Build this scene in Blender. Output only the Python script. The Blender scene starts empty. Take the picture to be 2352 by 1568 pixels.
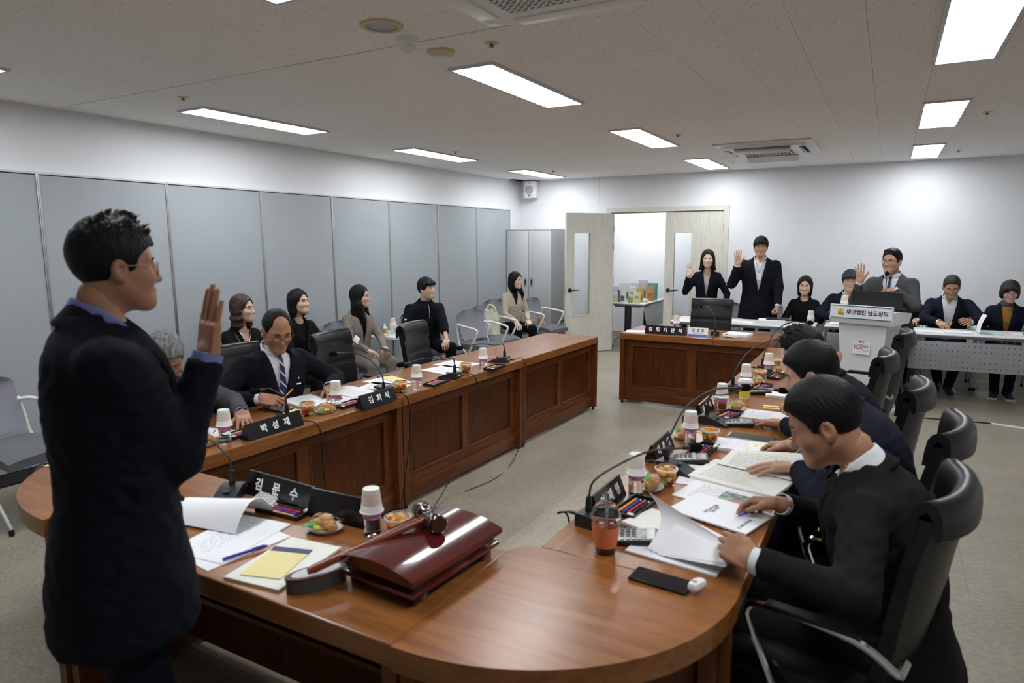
import bpy, bmesh, math, random
import numpy as np
from mathutils import Vector, Matrix
random.seed(7)
COL = bpy.context.scene.collection
SC = bpy.context.scene
PI = math.pi

# ------------------------------------------------------------------ camera
CAM_H = 1.72
YAW, PITCH, ROLL, FPX = .510871, .149162, -.0038865, 1534.73
_f = Vector((-math.sin(YAW)*math.cos(PITCH), math.cos(YAW)*math.cos(PITCH), -math.sin(PITCH)))
_r = Vector((math.cos(YAW), math.sin(YAW), 0)); _u = _r.cross(_f)
_r2 = _r*math.cos(ROLL)+_u*math.sin(ROLL); _u2 = -_r*math.sin(ROLL)+_u*math.cos(ROLL)
camd = bpy.data.cameras.new('camera'); cam = bpy.data.objects.new('camera', camd); COL.objects.link(cam)
cam.matrix_world = Matrix(((_r2.x, _u2.x, -_f.x, 0), (_r2.y, _u2.y, -_f.y, 0), (_r2.z, _u2.z, -_f.z, CAM_H), (0, 0, 0, 1)))
camd.sensor_width = 36; camd.lens = 36*FPX/2352; camd.clip_start = .05
camd.dof.use_dof = True; camd.dof.focus_distance = 6.0; camd.dof.aperture_fstop = 3.2
SC.camera = cam
# ------------------------------------------------------------------ world, exposure
w = bpy.data.worlds.new('world'); SC.world = w; w.use_nodes = True
w.node_tree.nodes['Background'].inputs[0].default_value = (.8, .85, 1, 1)
w.node_tree.nodes['Background'].inputs[1].default_value = .0
SC.view_settings.view_transform = 'Standard'; SC.view_settings.look = 'None'
SC.view_settings.gamma = 1; SC.view_settings.use_curve_mapping = False
SC.view_settings.exposure = 0.0
LAMP = 24.0          # emission of the ceiling panels
CORRIDOR_LAMP = 30.0

# ------------------------------------------------------------------ mesh helpers
class MB:
    """collects polygons; build() links ONE mesh object"""
    def __init__(s): s.v = []; s.f = []; s.m = []
    def add(s, v, f, mi=0, M=None):
        o = len(s.v)
        s.v += [tuple(M @ Vector(p)) if M is not None else tuple(p) for p in v]
        s.f += [tuple(i+o for i in q) for q in f]; s.m += [mi]*len(f); return s
    def box(s, x0, x1, y0, y1, z0, z1, mi=0, M=None, b=0.0):
        if b > 0:
            bm = bmesh.new(); bmesh.ops.create_cube(bm, size=1)
            for q in bm.verts: q.co = ((x0+x1)/2+q.co.x*(x1-x0), (y0+y1)/2+q.co.y*(y1-y0), (z0+z1)/2+q.co.z*(z1-z0))
            bmesh.ops.bevel(bm, geom=bm.edges[:], offset=min(b, .49*min(x1-x0, y1-y0, z1-z0)), segments=2, affect='EDGES', profile=.5)
            s.bm(bm, mi, M); return s
        v = [(x, y, z) for x in (x0, x1) for y in (y0, y1) for z in (z0, z1)]
        return s.add(v, [(0, 1, 3, 2), (4, 6, 7, 5), (0, 4, 5, 1), (2, 3, 7, 6), (0, 2, 6, 4), (1, 5, 7, 3)], mi, M)
    def bm(s, bm, mi=0, M=None):
        bm.verts.index_update()
        s.add([q.co.copy() for q in bm.verts], [[q.index for q in f.verts] for f in bm.faces], mi, M); bm.free(); return s
    def lathe(s, prof, n=16, mi=0, M=None, caps=True):
        v = []; f = []
        for (r, z) in prof:
            for k in range(n): a = 2*PI*k/n; v.append((r*math.cos(a), r*math.sin(a), z))
        for i in range(len(prof)-1):
            for k in range(n): f.append((i*n+k, i*n+(k+1) % n, (i+1)*n+(k+1) % n, (i+1)*n+k))
        if caps: f.append(tuple(range(n-1, -1, -1))); f.append(tuple((len(prof)-1)*n+k for k in range(n)))
        return s.add(v, f, mi, M)
    def tube(s, pts, r, n=8, mi=0, M=None, closed=False):
        P = [Vector(p) for p in pts]; m = len(P); v = []; f = []
        rr = r if isinstance(r, (list, tuple)) else [r]*m
        t0 = (P[1]-P[0]).normalized(); ref = Vector((0, 0, 1)) if abs(t0.z) < .9 else Vector((1, 0, 0))
        nx = t0.cross(ref).normalized()
        for i in range(m):
            if closed: t = (P[(i+1) % m]-P[i-1]).normalized()
            else: t = (P[min(i+1, m-1)]-P[max(i-1, 0)]).normalized()
            nx = (nx-t*nx.dot(t)).normalized(); ny = t.cross(nx)
            for k in range(n): a = 2*PI*k/n; v.append(P[i]+(nx*math.cos(a)+ny*math.sin(a))*rr[i])
        for i in range(m if closed else m-1):
            j = (i+1) % m
            for k in range(n): f.append((i*n+k, i*n+(k+1) % n, j*n+(k+1) % n, j*n+k))
        if not closed: f.append(tuple(range(n-1, -1, -1))); f.append(tuple((m-1)*n+k for k in range(n)))
        return s.add(v, f, mi, M)
    def prism(s, poly, z0, z1, mi=0, M=None):
        n = len(poly); v = [(x, y, z0) for x, y in poly]+[(x, y, z1) for x, y in poly]
        f = [tuple(range(n-1, -1, -1)), tuple(range(n, 2*n))]+[(i, (i+1) % n, n+(i+1) % n, n+i) for i in range(n)]
        return s.add(v, f, mi, M)
    def ball(s, c, r, nu=12, nv=8, mi=0, M=None):
        rx, ry, rz = r if isinstance(r, (list, tuple)) else (r, r, r)
        v = [(c[0], c[1], c[2]-rz)]; f = []
        for i in range(1, nv):
            t = -PI/2+PI*i/nv
            for k in range(nu): a = 2*PI*k/nu; v.append((c[0]+rx*math.cos(t)*math.cos(a), c[1]+ry*math.cos(t)*math.sin(a), c[2]+rz*math.sin(t)))
        v.append((c[0], c[1], c[2]+rz)); L = len(v)-1
        for k in range(nu): f.append((0, 1+(k+1) % nu, 1+k)); f.append((L, L-nu+k, L-nu+(k+1) % nu))
        for i in range(nv-2):
            for k in range(nu): a = 1+i*nu; f.append((a+k, a+(k+1) % nu, a+nu+(k+1) % nu, a+nu+k))
        return s.add(v, f, mi, M)
    def grid(s, fn, nu, nv, mi=0, M=None):
        v = [fn(i/nu, j/nv) for j in range(nv+1) for i in range(nu+1)]
        f = [(j*(nu+1)+i, j*(nu+1)+i+1, (j+1)*(nu+1)+i+1, (j+1)*(nu+1)+i) for j in range(nv) for i in range(nu)]
        return s.add(v, f, mi, M)
    def mesh(s, name, mats, smooth=True, angle=35):
        me = bpy.data.meshes.new(name); me.from_pydata(s.v, [], s.f); me.validate()
        for m in (mats if isinstance(mats, (list, tuple)) else [mats]): me.materials.append(m)
        if len(s.m) == len(me.polygons) and any(s.m): me.polygons.foreach_set('material_index', s.m)
        if smooth:
            me.polygons.foreach_set('use_smooth', [True]*len(me.polygons)); me.set_sharp_from_angle(angle=math.radians(angle))
        me.update(); return me
    def build(s, name, mats, parent=None, loc=None, rotz=0, smooth=True, angle=35):
        o = bpy.data.objects.new(name, s.mesh(name, mats, smooth, angle)); COL.objects.link(o)
        if parent: o.parent = parent
        if loc: o.location = loc
        if rotz: o.rotation_euler.z = rotz
        return o

def link(name, me, parent=None, loc=None, rot=None):
    o = bpy.data.objects.new(name, me); COL.objects.link(o)
    if parent: o.parent = parent
    if loc is not None: o.location = loc
    if rot is not None: o.rotation_euler = rot
    return o
def tag(o, label, cat, group=None):
    o['label'] = label; o['category'] = cat
    if group: o['group'] = group
    return o
def thing(name, label, cat, loc=(0, 0, 0), rotz=0, group=None):
    o = bpy.data.objects.new(name, None); COL.objects.link(o); o.empty_display_size = .1
    o.location = loc; o.rotation_euler = (0, 0, rotz); return tag(o, label, cat, group)
def struct(o): o['kind'] = 'structure'; return o
def dup(root, loc, rotz=0, label=None, group=None, tilt=None):
    r = root.copy(); COL.objects.link(r); r.location = loc; r.rotation_euler = (tilt[0], tilt[1], rotz) if tilt else (0, 0, rotz)
    if label: r['label'] = label
    if group: r['group'] = group
    for ch in list(root.children):
        c = ch.copy(); COL.objects.link(c); c.parent = r
        for g in list(ch.children):
            d = g.copy(); COL.objects.link(d); d.parent = c
    return r
def curve(pts, n=8):
    """Catmull-Rom through pts"""
    P = [Vector(p) for p in pts]; P = [P[0]*2-P[1]]+P+[P[-1]*2-P[-2]]; out = []
    for i in range(1, len(P)-2):
        for k in range(n):
            t = k/n; a, b, c, d = P[i-1:i+3]
            out.append(.5*((2*b)+(c-a)*t+(2*a-5*b+4*c-d)*t*t+(3*b-a-3*c+d)*t**3))
    return out+[P[-2]]
def T(x=0, y=0, z=0, rz=0, rx=0, ry=0, s=1):
    return Matrix.Translation((x, y, z)) @ Matrix.Rotation(rz, 4, 'Z') @ Matrix.Rotation(ry, 4, 'Y') @ Matrix.Rotation(rx, 4, 'X') @ Matrix.Scale(s, 4)

# ------------------------------------------------------------------ materials
MATS = {}
def mat(name, col=(.8, .8, .8), rough=.5, metal=0, spec=.5, noise=0, nscale=20, bump=0, bscale=60, trans=0, ior=1.45, emit=0, alpha=1, coat=0, stretch=(1, 1, 1), sheen=0, sss=0):
    if name in MATS: return MATS[name]
    m = bpy.data.materials.new(name); m.use_nodes = True; nt = m.node_tree; b = nt.nodes['Principled BSDF']
    b.inputs['Base Color'].default_value = (*col, 1); b.inputs['Roughness'].default_value = rough; b.inputs['Metallic'].default_value = metal
    b.inputs['Specular IOR Level'].default_value = spec; b.inputs['Transmission Weight'].default_value = trans; b.inputs['IOR'].default_value = ior
    b.inputs['Alpha'].default_value = alpha; b.inputs['Coat Weight'].default_value = coat; b.inputs['Sheen Weight'].default_value = sheen
    b.inputs['Subsurface Weight'].default_value = sss
    if sss: b.inputs['Subsurface Radius'].default_value = (.012, .005, .003); b.inputs['Subsurface Scale'].default_value = 1
    if emit: b.inputs['Emission Color'].default_value = (*col, 1); b.inputs['Emission Strength'].default_value = emit
    if noise or bump:
        tc = nt.nodes.new('ShaderNodeTexCoord'); mp = nt.nodes.new('ShaderNodeMapping'); mp.inputs['Scale'].default_value = stretch
        nt.links.new(tc.outputs['Object'], mp.inputs['Vector'])
    if noise:
        n = nt.nodes.new('ShaderNodeTexNoise'); n.inputs['Scale'].default_value = nscale; n.inputs['Detail'].default_value = 6; nt.links.new(mp.outputs[0], n.inputs['Vector'])
        r = nt.nodes.new('ShaderNodeValToRGB'); r.color_ramp.elements[0].position = .3; r.color_ramp.elements[1].position = .7
        r.color_ramp.elements[0].color = (*[c*(1-noise) for c in col], 1); r.color_ramp.elements[1].color = (*[min(1, c*(1+noise)) for c in col], 1)
        nt.links.new(n.outputs[0], r.inputs[0]); nt.links.new(r.outputs[0], b.inputs['Base Color'])
    if bump:
        n = nt.nodes.new('ShaderNodeTexNoise'); n.inputs['Scale'].default_value = bscale; n.inputs['Detail'].default_value = 5; nt.links.new(mp.outputs[0], n.inputs['Vector'])
        bp = nt.nodes.new('ShaderNodeBump'); bp.inputs['Strength'].default_value = bump; bp.inputs['Distance'].default_value = .01
        nt.links.new(n.outputs[0], bp.inputs['Height']); nt.links.new(bp.outputs[0], b.inputs['Normal'])
    MATS[name] = m; return m
def wood(name, c1, c2, rough=.25, axis='X', coat=.3, scale=1.0, spec=.5):
    if name in MATS: return MATS[name]
    m = bpy.data.materials.new(name); m.use_nodes = True; nt = m.node_tree; b = nt.nodes['Principled BSDF']
    tc = nt.nodes.new('ShaderNodeTexCoord'); mp = nt.nodes.new('ShaderNodeMapping')
    mp.inputs['Scale'].default_value = {'X': (1.2, 14, 14), 'Y': (14, 1.2, 14), 'Z': (14, 14, 1.2)}[axis]
    nt.links.new(tc.outputs['Object'], mp.inputs[0])
    n = nt.nodes.new('ShaderNodeTexNoise'); n.inputs['Scale'].default_value = 2.2*scale; n.inputs['Detail'].default_value = 8; n.inputs['Distortion'].default_value = .6
    n2 = nt.nodes.new('ShaderNodeTexNoise'); n2.inputs['Scale'].default_value = 14*scale; n2.inputs['Detail'].default_value = 4
    nt.links.new(mp.outputs[0], n.inputs[0]); nt.links.new(mp.outputs[0], n2.inputs[0])
    mx = nt.nodes.new('ShaderNodeMath'); mx.operation = 'MULTIPLY_ADD'; mx.inputs[1].default_value = .35; nt.links.new(n2.outputs[0], mx.inputs[0]); nt.links.new(n.outputs[0], mx.inputs[2])
    r = nt.nodes.new('ShaderNodeValToRGB'); r.color_ramp.elements[0].position = .48; r.color_ramp.elements[1].position = .85
    r.color_ramp.elements[0].color = (*c1, 1); r.color_ramp.elements[1].color = (*c2, 1); nt.links.new(mx.outputs[0], r.inputs[0])
    nt.links.new(r.outputs[0], b.inputs['Base Color']); b.inputs['Roughness'].default_value = rough; b.inputs['Specular IOR Level'].default_value = spec; b.inputs['Coat Weight'].default_value = coat; b.inputs['Coat Roughness'].default_value = .2
    MATS[name] = m; return m

M_wall = mat('wall_paint', (.80, .815, .84), .75, noise=.015, nscale=3)
M_white = mat('white_plastic', (.82, .82, .82), .4)
M_offwhite = mat('offwhite', (.72, .71, .68), .5)
M_black = mat('black_plastic', (.012, .012, .013), .4)
M_blackmatte = mat('black_foam', (.006, .006, .006), .95, spec=.1)
M_dark = mat('dark_grey', (.03, .03, .033), .5)
M_alu = mat('aluminium', (.6, .61, .63), .32, metal=1)
M_chrome = mat('chrome', (.75, .76, .78), .12, metal=1)
M_silver = mat('silver_paint', (.42, .44, .47), .4, metal=.4)
M_part = mat('partition_panel', (.36, .395, .42), .55, noise=.03, nscale=2, bump=.03, bscale=300)
M_lampglow = mat('lamp_diffuser', (.945, .975, 1), .5, emit=LAMP)
M_lampframe = mat('lamp_frame', (.62, .62, .63), .45)
M_leather = mat('black_leather', (.0085, .009, .0102), .34, bump=.06, bscale=220, spec=.42)
M_meshgrey = mat('grey_mesh', (.26, .26, .30), .75, bump=.3, bscale=700)
M_seatgrey = mat('grey_fabric', (.135, .14, .155), .85, bump=.3, bscale=500)
M_paper = mat('paper', (.83, .84, .87), .8)
M_cream = mat('cream_paper', (.80, .79, .72), .8)
M_yellow = mat('yellow_pad', (.78, .70, .33), .7)
M_navyp = mat('navy_card', (.03, .045, .12), .5)
M_ink = mat('ink', (.12, .12, .14), .8)
M_inkblue = mat('ink_blue', (.20, .30, .62), .8)
M_glass = mat('clear_plastic', (1, 1, 1), .03, trans=1, ior=1.2)
M_lens = mat('lens', (1, 1, 1), .0, trans=1, ior=1.03)
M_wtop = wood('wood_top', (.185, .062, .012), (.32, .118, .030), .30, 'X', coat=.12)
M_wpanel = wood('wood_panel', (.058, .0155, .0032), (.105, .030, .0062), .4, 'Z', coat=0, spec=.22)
M_wframe = wood('wood_frame', (.085, .024, .0052), (.15, .045, .0105), .36, 'X', coat=0, spec=.3)
M_wpost = wood('wood_post', (.095, .028, .006), (.16, .05, .0118), .35, 'Z', coat=0, spec=.3)
M_door = wood('door_laminate', (.60, .58, .51), (.73, .71, .645), .5, 'Z', coat=0, scale=1.6)
M_doorframe = mat('door_frame_paint', (.66, .64, .565), .5)

def ceiling_material():
    m = mat('ceiling_tile', (.56, .525, .49), .9); nt = m.node_tree; b = nt.nodes['Principled BSDF']
    g = nt.nodes.new('ShaderNodeNewGeometry'); mp = nt.nodes.new('ShaderNodeMapping'); mp.inputs['Scale'].default_value = (60, 22, 1)
    nt.links.new(g.outputs['Position'], mp.inputs[0])
    v = nt.nodes.new('ShaderNodeTexVoronoi'); v.inputs['Scale'].default_value = 1; nt.links.new(mp.outputs[0], v.inputs['Vector'])
    n = nt.nodes.new('ShaderNodeTexNoise'); n.inputs['Scale'].default_value = .9; n.inputs['Detail'].default_value = 3; nt.links.new(g.outputs['Position'], n.inputs[0])
    r = nt.nodes.new('ShaderNodeValToRGB'); r.color_ramp.elements[0].position = .12; r.color_ramp.elements[1].position = .2
    r.color_ramp.elements[0].color = (.56, .54, .515, 1); r.color_ramp.elements[1].color = (.90, .885, .865, 1); nt.links.new(v.outputs[0], r.inputs[0])
    mx = nt.nodes.new('ShaderNodeMixRGB'); mx.blend_type = 'MULTIPLY'; mx.inputs[0].default_value = .35
    nt.links.new(r.outputs[0], mx.inputs[1]); r2 = nt.nodes.new('ShaderNodeValToRGB'); r2.color_ramp.elements[0].position = .35; r2.color_ramp.elements[1].position = .65
    r2.color_ramp.elements[0].color = (.92, .91, .90, 1); r2.color_ramp.elements[1].color = (1, 1, 1, 1); nt.links.new(n.outputs[0], r2.inputs[0])
    nt.links.new(r2.outputs[0], mx.inputs[2]); nt.links.new(mx.outputs[0], b.inputs['Base Color']); return m
def floor_material():
    m = mat('vinyl_floor', (.36, .30, .25), .42); nt = m.node_tree; b = nt.nodes['Principled BSDF']
    g = nt.nodes.new('ShaderNodeNewGeometry')
    def nz(sc, det, st=(1, 1, 1)):
        mp = nt.nodes.new('ShaderNodeMapping'); mp.inputs['Scale'].default_value = st; nt.links.new(g.outputs['Position'], mp.inputs[0])
        n = nt.nodes.new('ShaderNodeTexNoise'); n.inputs['Scale'].default_value = sc; n.inputs['Detail'].default_value = det; nt.links.new(mp.outputs[0], n.inputs[0]); return n
    a = nz(2.2, 5); c = nz(30, 8, (1, 2.2, 1))
    add = nt.nodes.new('ShaderNodeMath'); add.operation = 'MULTIPLY_ADD'; add.inputs[1].default_value = .6; nt.links.new(a.outputs[0], add.inputs[0]); nt.links.new(c.outputs[0], add.inputs[2])
    r = nt.nodes.new('ShaderNodeValToRGB'); r.color_ramp.elements[0].position = .6; r.color_ramp.elements[1].position = 1.0
    r.color_ramp.elements[0].color = (.25, .214, .162, 1); r.color_ramp.elements[1].color = (.37, .33, .262, 1)
    nt.links.new(add.outputs[0], r.inputs[0])
    br = nt.nodes.new('ShaderNodeTexBrick'); br.offset = .5; br.inputs['Scale'].default_value = 1; br.inputs['Brick Width'].default_value = .914; br.inputs['Row Height'].default_value = .914
    br.inputs['Mortar Size'].default_value = .0016; br.inputs['Mortar Smooth'].default_value = 0; br.inputs['Color1'].default_value = (1, 1, 1, 1); br.inputs['Color2'].default_value = (.96, .96, .96, 1); br.inputs['Mortar'].default_value = (.6, .58, .56, 1)
    nt.links.new(g.outputs['Position'], br.inputs['Vector'])
    mx = nt.nodes.new('ShaderNodeMixRGB'); mx.blend_type = 'MULTIPLY'; mx.inputs[0].default_value = 1; nt.links.new(r.outputs[0], mx.inputs[1]); nt.links.new(br.outputs[0], mx.inputs[2])
    nt.links.new(mx.outputs[0], b.inputs['Base Color']); b.inputs['Roughness'].default_value = .38; return m
M_ceil = ceiling_material(); M_floor = floor_material()

# ------------------------------------------------------------------ room shell
XL, XR, YF, YN, ZC = -5.4, 3.4, 9.92, -2.4, 2.69
struct(MB().box(XL-.1, XR+.1, YN-.1, 11.6, -.06, 0).build('floor', M_floor, smooth=False))
M_gap = mat('ceiling_gap', (.10, .09, .085), .9)
ceil = struct(MB().box(XL-.1, XR+.1, YN-.1, YF+.1, ZC+.012, ZC+.09).build('ceiling', M_gap, smooth=False))
struct(MB().box(XL-.12, XL, YN-.1, YF+.12, 0, ZC+.012).build('wall_left', M_wall, smooth=False))
struct(MB().box(XR, XR+.12, YN-.1, YF+.12, 0, ZC+.012).build('wall_right', M_wall, smooth=False))
struct(MB().box(XL, XR, YN-.12, YN, 0, ZC+.012).build('wall_front', M_wall, smooth=False))
DX0, DX1, DZ = -3.79, -2.085, 2.145                          # door opening in the back wall
wb = MB().box(XL, DX0, YF, YF+.12, 0, ZC+.012).box(DX1, XR, YF, YF+.12, 0, ZC+.012).box(DX0, DX1, YF, YF+.12, DZ, ZC+.012)
wall_back = struct(wb.build('wall_back', M_wall, smooth=False))
for x in (-4.0, -1.1, .1, 1.3):
    if x == -4.0: MB().box(x, x+.004, YF-.002, YF, DZ+.15, ZC).build('panel_joint', mat('joint', (.6, .61, .63), .8), wall_back, smooth=False)
M_base = mat('baseboard', (.42, .37, .34), .6)
struct(MB().box(DX1+.07, XR, YF-.012, YF, 0, .095).build('baseboard_back', M_base, smooth=False))
struct(MB().box(XL, DX0-.07, YF-.012, YF, 0, .095).build('baseboard_corner', M_base, smooth=False))
struct(MB().box(XL, XL+.012, YN, YF-.02, 0, .1).build('baseboard_left', mat('baseboard_dark', (.12, .12, .125), .6), smooth=False))

# ceiling tiles: 0.3 x 0.6 boards, single objects where they show largest
tile_me = MB().box(-.1492, .1492, -.2992, .2992, 0, .011).mesh('tile', M_ceil, smooth=False)
spots = []
for i in range(-16, 18):
    cx = -2.258+.15+.3*i
    if not XL+.15 < cx < XR-.1: continue
    off = .3 if i % 2 else 0
    for j in range(13):
        cy = 2.93+.3+.6*j-off
        if 2.93+.29 < cy < YF-.25: spots.append((cx, cy))
    for j in range(10):
        cy = 2.80-.3-.6*j+off
        if YN < cy < 2.80-.29: spots.append((cx, cy))
def px(p):
    d = Vector(p)-Vector((0, 0, CAM_H)); z = d.dot(_f)
    return (1176+FPX*d.dot(_r2)/z, 784-FPX*d.dot(_u2)/z, z) if z > .2 else (-9e3, -9e3, .01)
scored = []
for s_ in spots:
    q = px((s_[0], s_[1], ZC)); vis = -150 < q[0] < 2500 and -120 < q[1] < 500
    scored.append((1/q[2]**3 if vis else 0, s_))
scored.sort(reverse=True); rest = MB()
for k, (sc_, (x, y)) in enumerate(scored):
    if k < 300 and sc_ > 0: link('tile', tile_me, ceil, (x, y, ZC))
    else: rest.box(x-.1492, x+.1492, y-.2992, y+.2992, ZC, ZC+.011)
for i in range(-16, 18):                                      # half boards that close the rows at the joint and the walls
    cx = -2.258+.15+.3*i
    if not XL+.15 < cx < XR-.1: continue
    off = i % 2
    if off: rest.box(cx-.1492, cx+.1492, 2.931, 2.931+.298, ZC, ZC+.011); rest.box(cx-.1492, cx+.1492, 2.80-.2992, 2.80, ZC, ZC+.011)
ys = [c[1] for c in spots]
rest.box(XL, XR, max(ys)+.0, YF, ZC+.001, ZC+.0115).box(XL, -2.258-.3*10+.0, YN, YF, ZC+.001, ZC+.0115).box(2.5, XR, YN, YF, ZC+.001, ZC+.0115)
ro = rest.build('tile_remainder', M_ceil, ceil, smooth=False); ro['kind'] = 'stuff'
MB().box(XL, XR, 2.806, 2.925, ZC-.002, ZC+.011).build('joint_strip', M_ceil, ceil, smooth=False)

# lamps
def ceiling_lamp(x, y, label):
    t = thing('ceiling_light', label, 'ceiling light', (x, y, ZC), 0, 'recessed panel lights')
    f = MB(); W, L, e, dz = .15, .63, .018, -.014
    f.box(-W, W, -L, -L+e, dz, 0).box(-W, W, L-e, L, dz, 0).box(-W, -W+e, -L+e, L-e, dz, 0).box(W-e, W, -L+e, L-e, dz, 0).build('frame', M_lampframe, t)
    MB().box(-W+e, W-e, -L+e, L-e, -.008, -.004).build('diffuser', M_lampglow, t, smooth=False)
rows = [(-4.545, 'along the partition wall'), (-2.108, 'in the middle row'), (.283, 'in the right-hand row')]
for rx, where in rows:
    for k, d in enumerate(['nearest the camera', 'second from the camera', 'second from the back wall', 'closest to the back wall']):
        ceiling_lamp(rx, 1.44+2.485*k, f'bright rectangular ceiling light panel {where}, {d}')

# partition panels on the left wall
seams = [.65, 1.63, 2.62, 3.61, 4.587, 5.545, 6.51, 7.53, 8.51, 9.52]
names = ['', 'leftmost grey partition panel with the mesh chair in front', 'grey partition panel behind the standing man', 'grey partition panel behind the brown haired woman', 'grey partition panel behind the woman in the black coat', 'grey partition panel behind the woman in the grey suit', 'grey partition panel behind the man in the navy sweater', 'grey partition panel behind the two empty mesh chairs', 'grey partition panel next to the locker']
for i in range(len(seams)-1):
    y0, y1 = seams[i], seams[i+1]
    t = thing('partition_panel', names[i] or 'grey partition panel beyond the left edge of view', 'partition', (XL, y0, 0), 0, 'folding partition panels')
    L = y1-y0
    MB().box(.006, .035, .012, L-.012, .1, 2.2).build('panel_board', M_part, t, smooth=False)
    MB().box(.004, .042, 0, .011, .1, 2.222).build('side_trim', M_alu, t, smooth=False)
    MB().box(.004, .042, L-.011, L-.002, .1, 2.222).build('side_trim', M_alu, t, smooth=False)
    MB().box(.004, .042, .011, L-.011, 2.208, 2.222).build('top_rail', M_lampframe, t, smooth=False)
    MB().box(.004, .034, .011, L-.011, 2.2, 2.208).build('top_gap', M_dark, t, smooth=False)
    MB().box(.004, .03, 0, L-.002, .012, .1).build('bottom_seal', M_dark, t, smooth=False)

# ------------------------------------------------------------------ doors
fr = MB().box(DX0-.07, DX0, YF-.02, YF+.14, 0, DZ+.07).box(DX1, DX1+.07, YF-.02, YF+.14, 0, DZ+.07).box(DX0, DX1, YF-.02, YF+.14, DZ, DZ+.07)
fr.box(DX0, DX1, YF+.05, YF+.09, DZ-.015, DZ).box(DX1-.015, DX1, YF+.05, YF+.09, 0, DZ)
struct(fr.build('trim_1', M_doorframe))
M_handle = mat('door_hardware', (.035, .037, .04), .35, metal=.6)
def door_leaf(name, flip):
    """hinge at x=0, leaf towards -x, room side at y=0 (thickness +y)"""
    W, Hh, t = .842, DZ-.012, .042
    wx0, wx1, wz0, wz1 = (-W+.135, -W+.135+.29, .60, 1.835) if flip else (-W+.135, -W+.135+.29, .60, 1.835)
    o = bpy.data.objects.new(name, None); COL.objects.link(o); struct(o)
    b = MB().box(-W, wx0, 0, t, .008, Hh).box(wx1, 0, 0, t, .008, Hh).box(wx0, wx1, 0, t, .008, wz0).box(wx0, wx1, 0, t, wz1, Hh); b.build('leaf', M_door, o, smooth=False)
    e = .028; f = MB()
    for yy in ((-.008, .006), (t-.006, t+.008)):
        f.box(wx0-e, wx1+e, yy[0], yy[1], wz1-.004, wz1+e).box(wx0-e, wx1+e, yy[0], yy[1], wz0-e, wz0+.004).box(wx0-e, wx0+.004, yy[0], yy[1], wz0, wz1).box(wx1-.004, wx1+e, yy[0], yy[1], wz0, wz1)
    f.build('window_frame', M_doorframe, o)
    MB().box(wx0, wx1, t/2-.003, t/2+.003, wz0, wz1).build('pane', mat('door_glass', (.9, .93, .95), .25, trans=1, ior=1.1), o, smooth=False)
    h = MB()
    for sgn, y0 in ((-1, 0), (1, t)):
        h.lathe([(.03, 0), (.03, .012), (.012, .014), (.011, .045)], 20, M=T(-W+.065, y0, .98, rx=PI/2 if sgn < 0 else -PI/2))
        h.tube([(-W+.065, y0+sgn*.045, .98), (-W+.10, y0+sgn*.05, .98), (-W+.205, y0+sgn*.05, .982)], .0085, 10)
    h.build('door_handle', M_handle, o)
    k = MB().box(-W-.002, -W, .012, .030, .92, 1.04).box(-W-.002, -W, .012, .030, Hh-.14, Hh-.02); k.build('strike_plate', M_alu, o, smooth=False)
    g = MB()
    for zz in (.25, 1.1, 1.62, 1.9): g.tube([(.002, -.006, zz-.05), (.002, -.006, zz+.05)], .007, 8)
    g.build('hinge', M_silver, o); return o
d1 = door_leaf('door_1', True); d1.location = (DX1-.006, YF+.005, 0)
d2 = door_leaf('door_2', False); d2.location = (DX0+.055, YF-.03, 0); d2.rotation_euler.z = math.atan2(.69, .49)
d2.scale = (1, 1, 1)

# corridor behind the door
struct(MB().box(-6.2, -.4, 11.45, 11.55, 0, 2.75).build('wall_corridor', M_wall, smooth=False))
struct(MB().box(-.5, -.4, YF+.12, 11.45, 0, 2.75).build('wall_corridor_end', M_wall, smooth=False))
struct(MB().box(-6.2, -6.1, YF+.12, 11.45, 0, 2.75).build('wall_corridor_far', M_wall, smooth=False))
struct(MB().box(-6.2, -.4, YF+.12, 11.55, 2.6, 2.7).build('ceiling_corridor', M_wall, smooth=False))
struct(MB().box(-6.2, -.4, 11.435, 11.45, 0, .1).build('baseboard_corridor', M_base, smooth=False))
t = thing('ceiling_light', 'corridor ceiling light panel beyond the open door', 'ceiling light', (-3.6, 10.75, 2.6))
MB().box(-.63, .63, -.15, .15, -.014, 0).build('frame', M_lampframe, t)
MB().box(-.6, .6, -.13, .13, -.018, -.0145).build('diffuser', mat('corridor_lamp', (.96, .98, 1), .5, emit=CORRIDOR_LAMP), t, smooth=False)
struct(MB().box(-2.92, -2.68, 11.40, 11.44, 0, 2.15).build('trim_2', mat('corridor_cream', (.66, .62, .47), .5), smooth=False))

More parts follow.
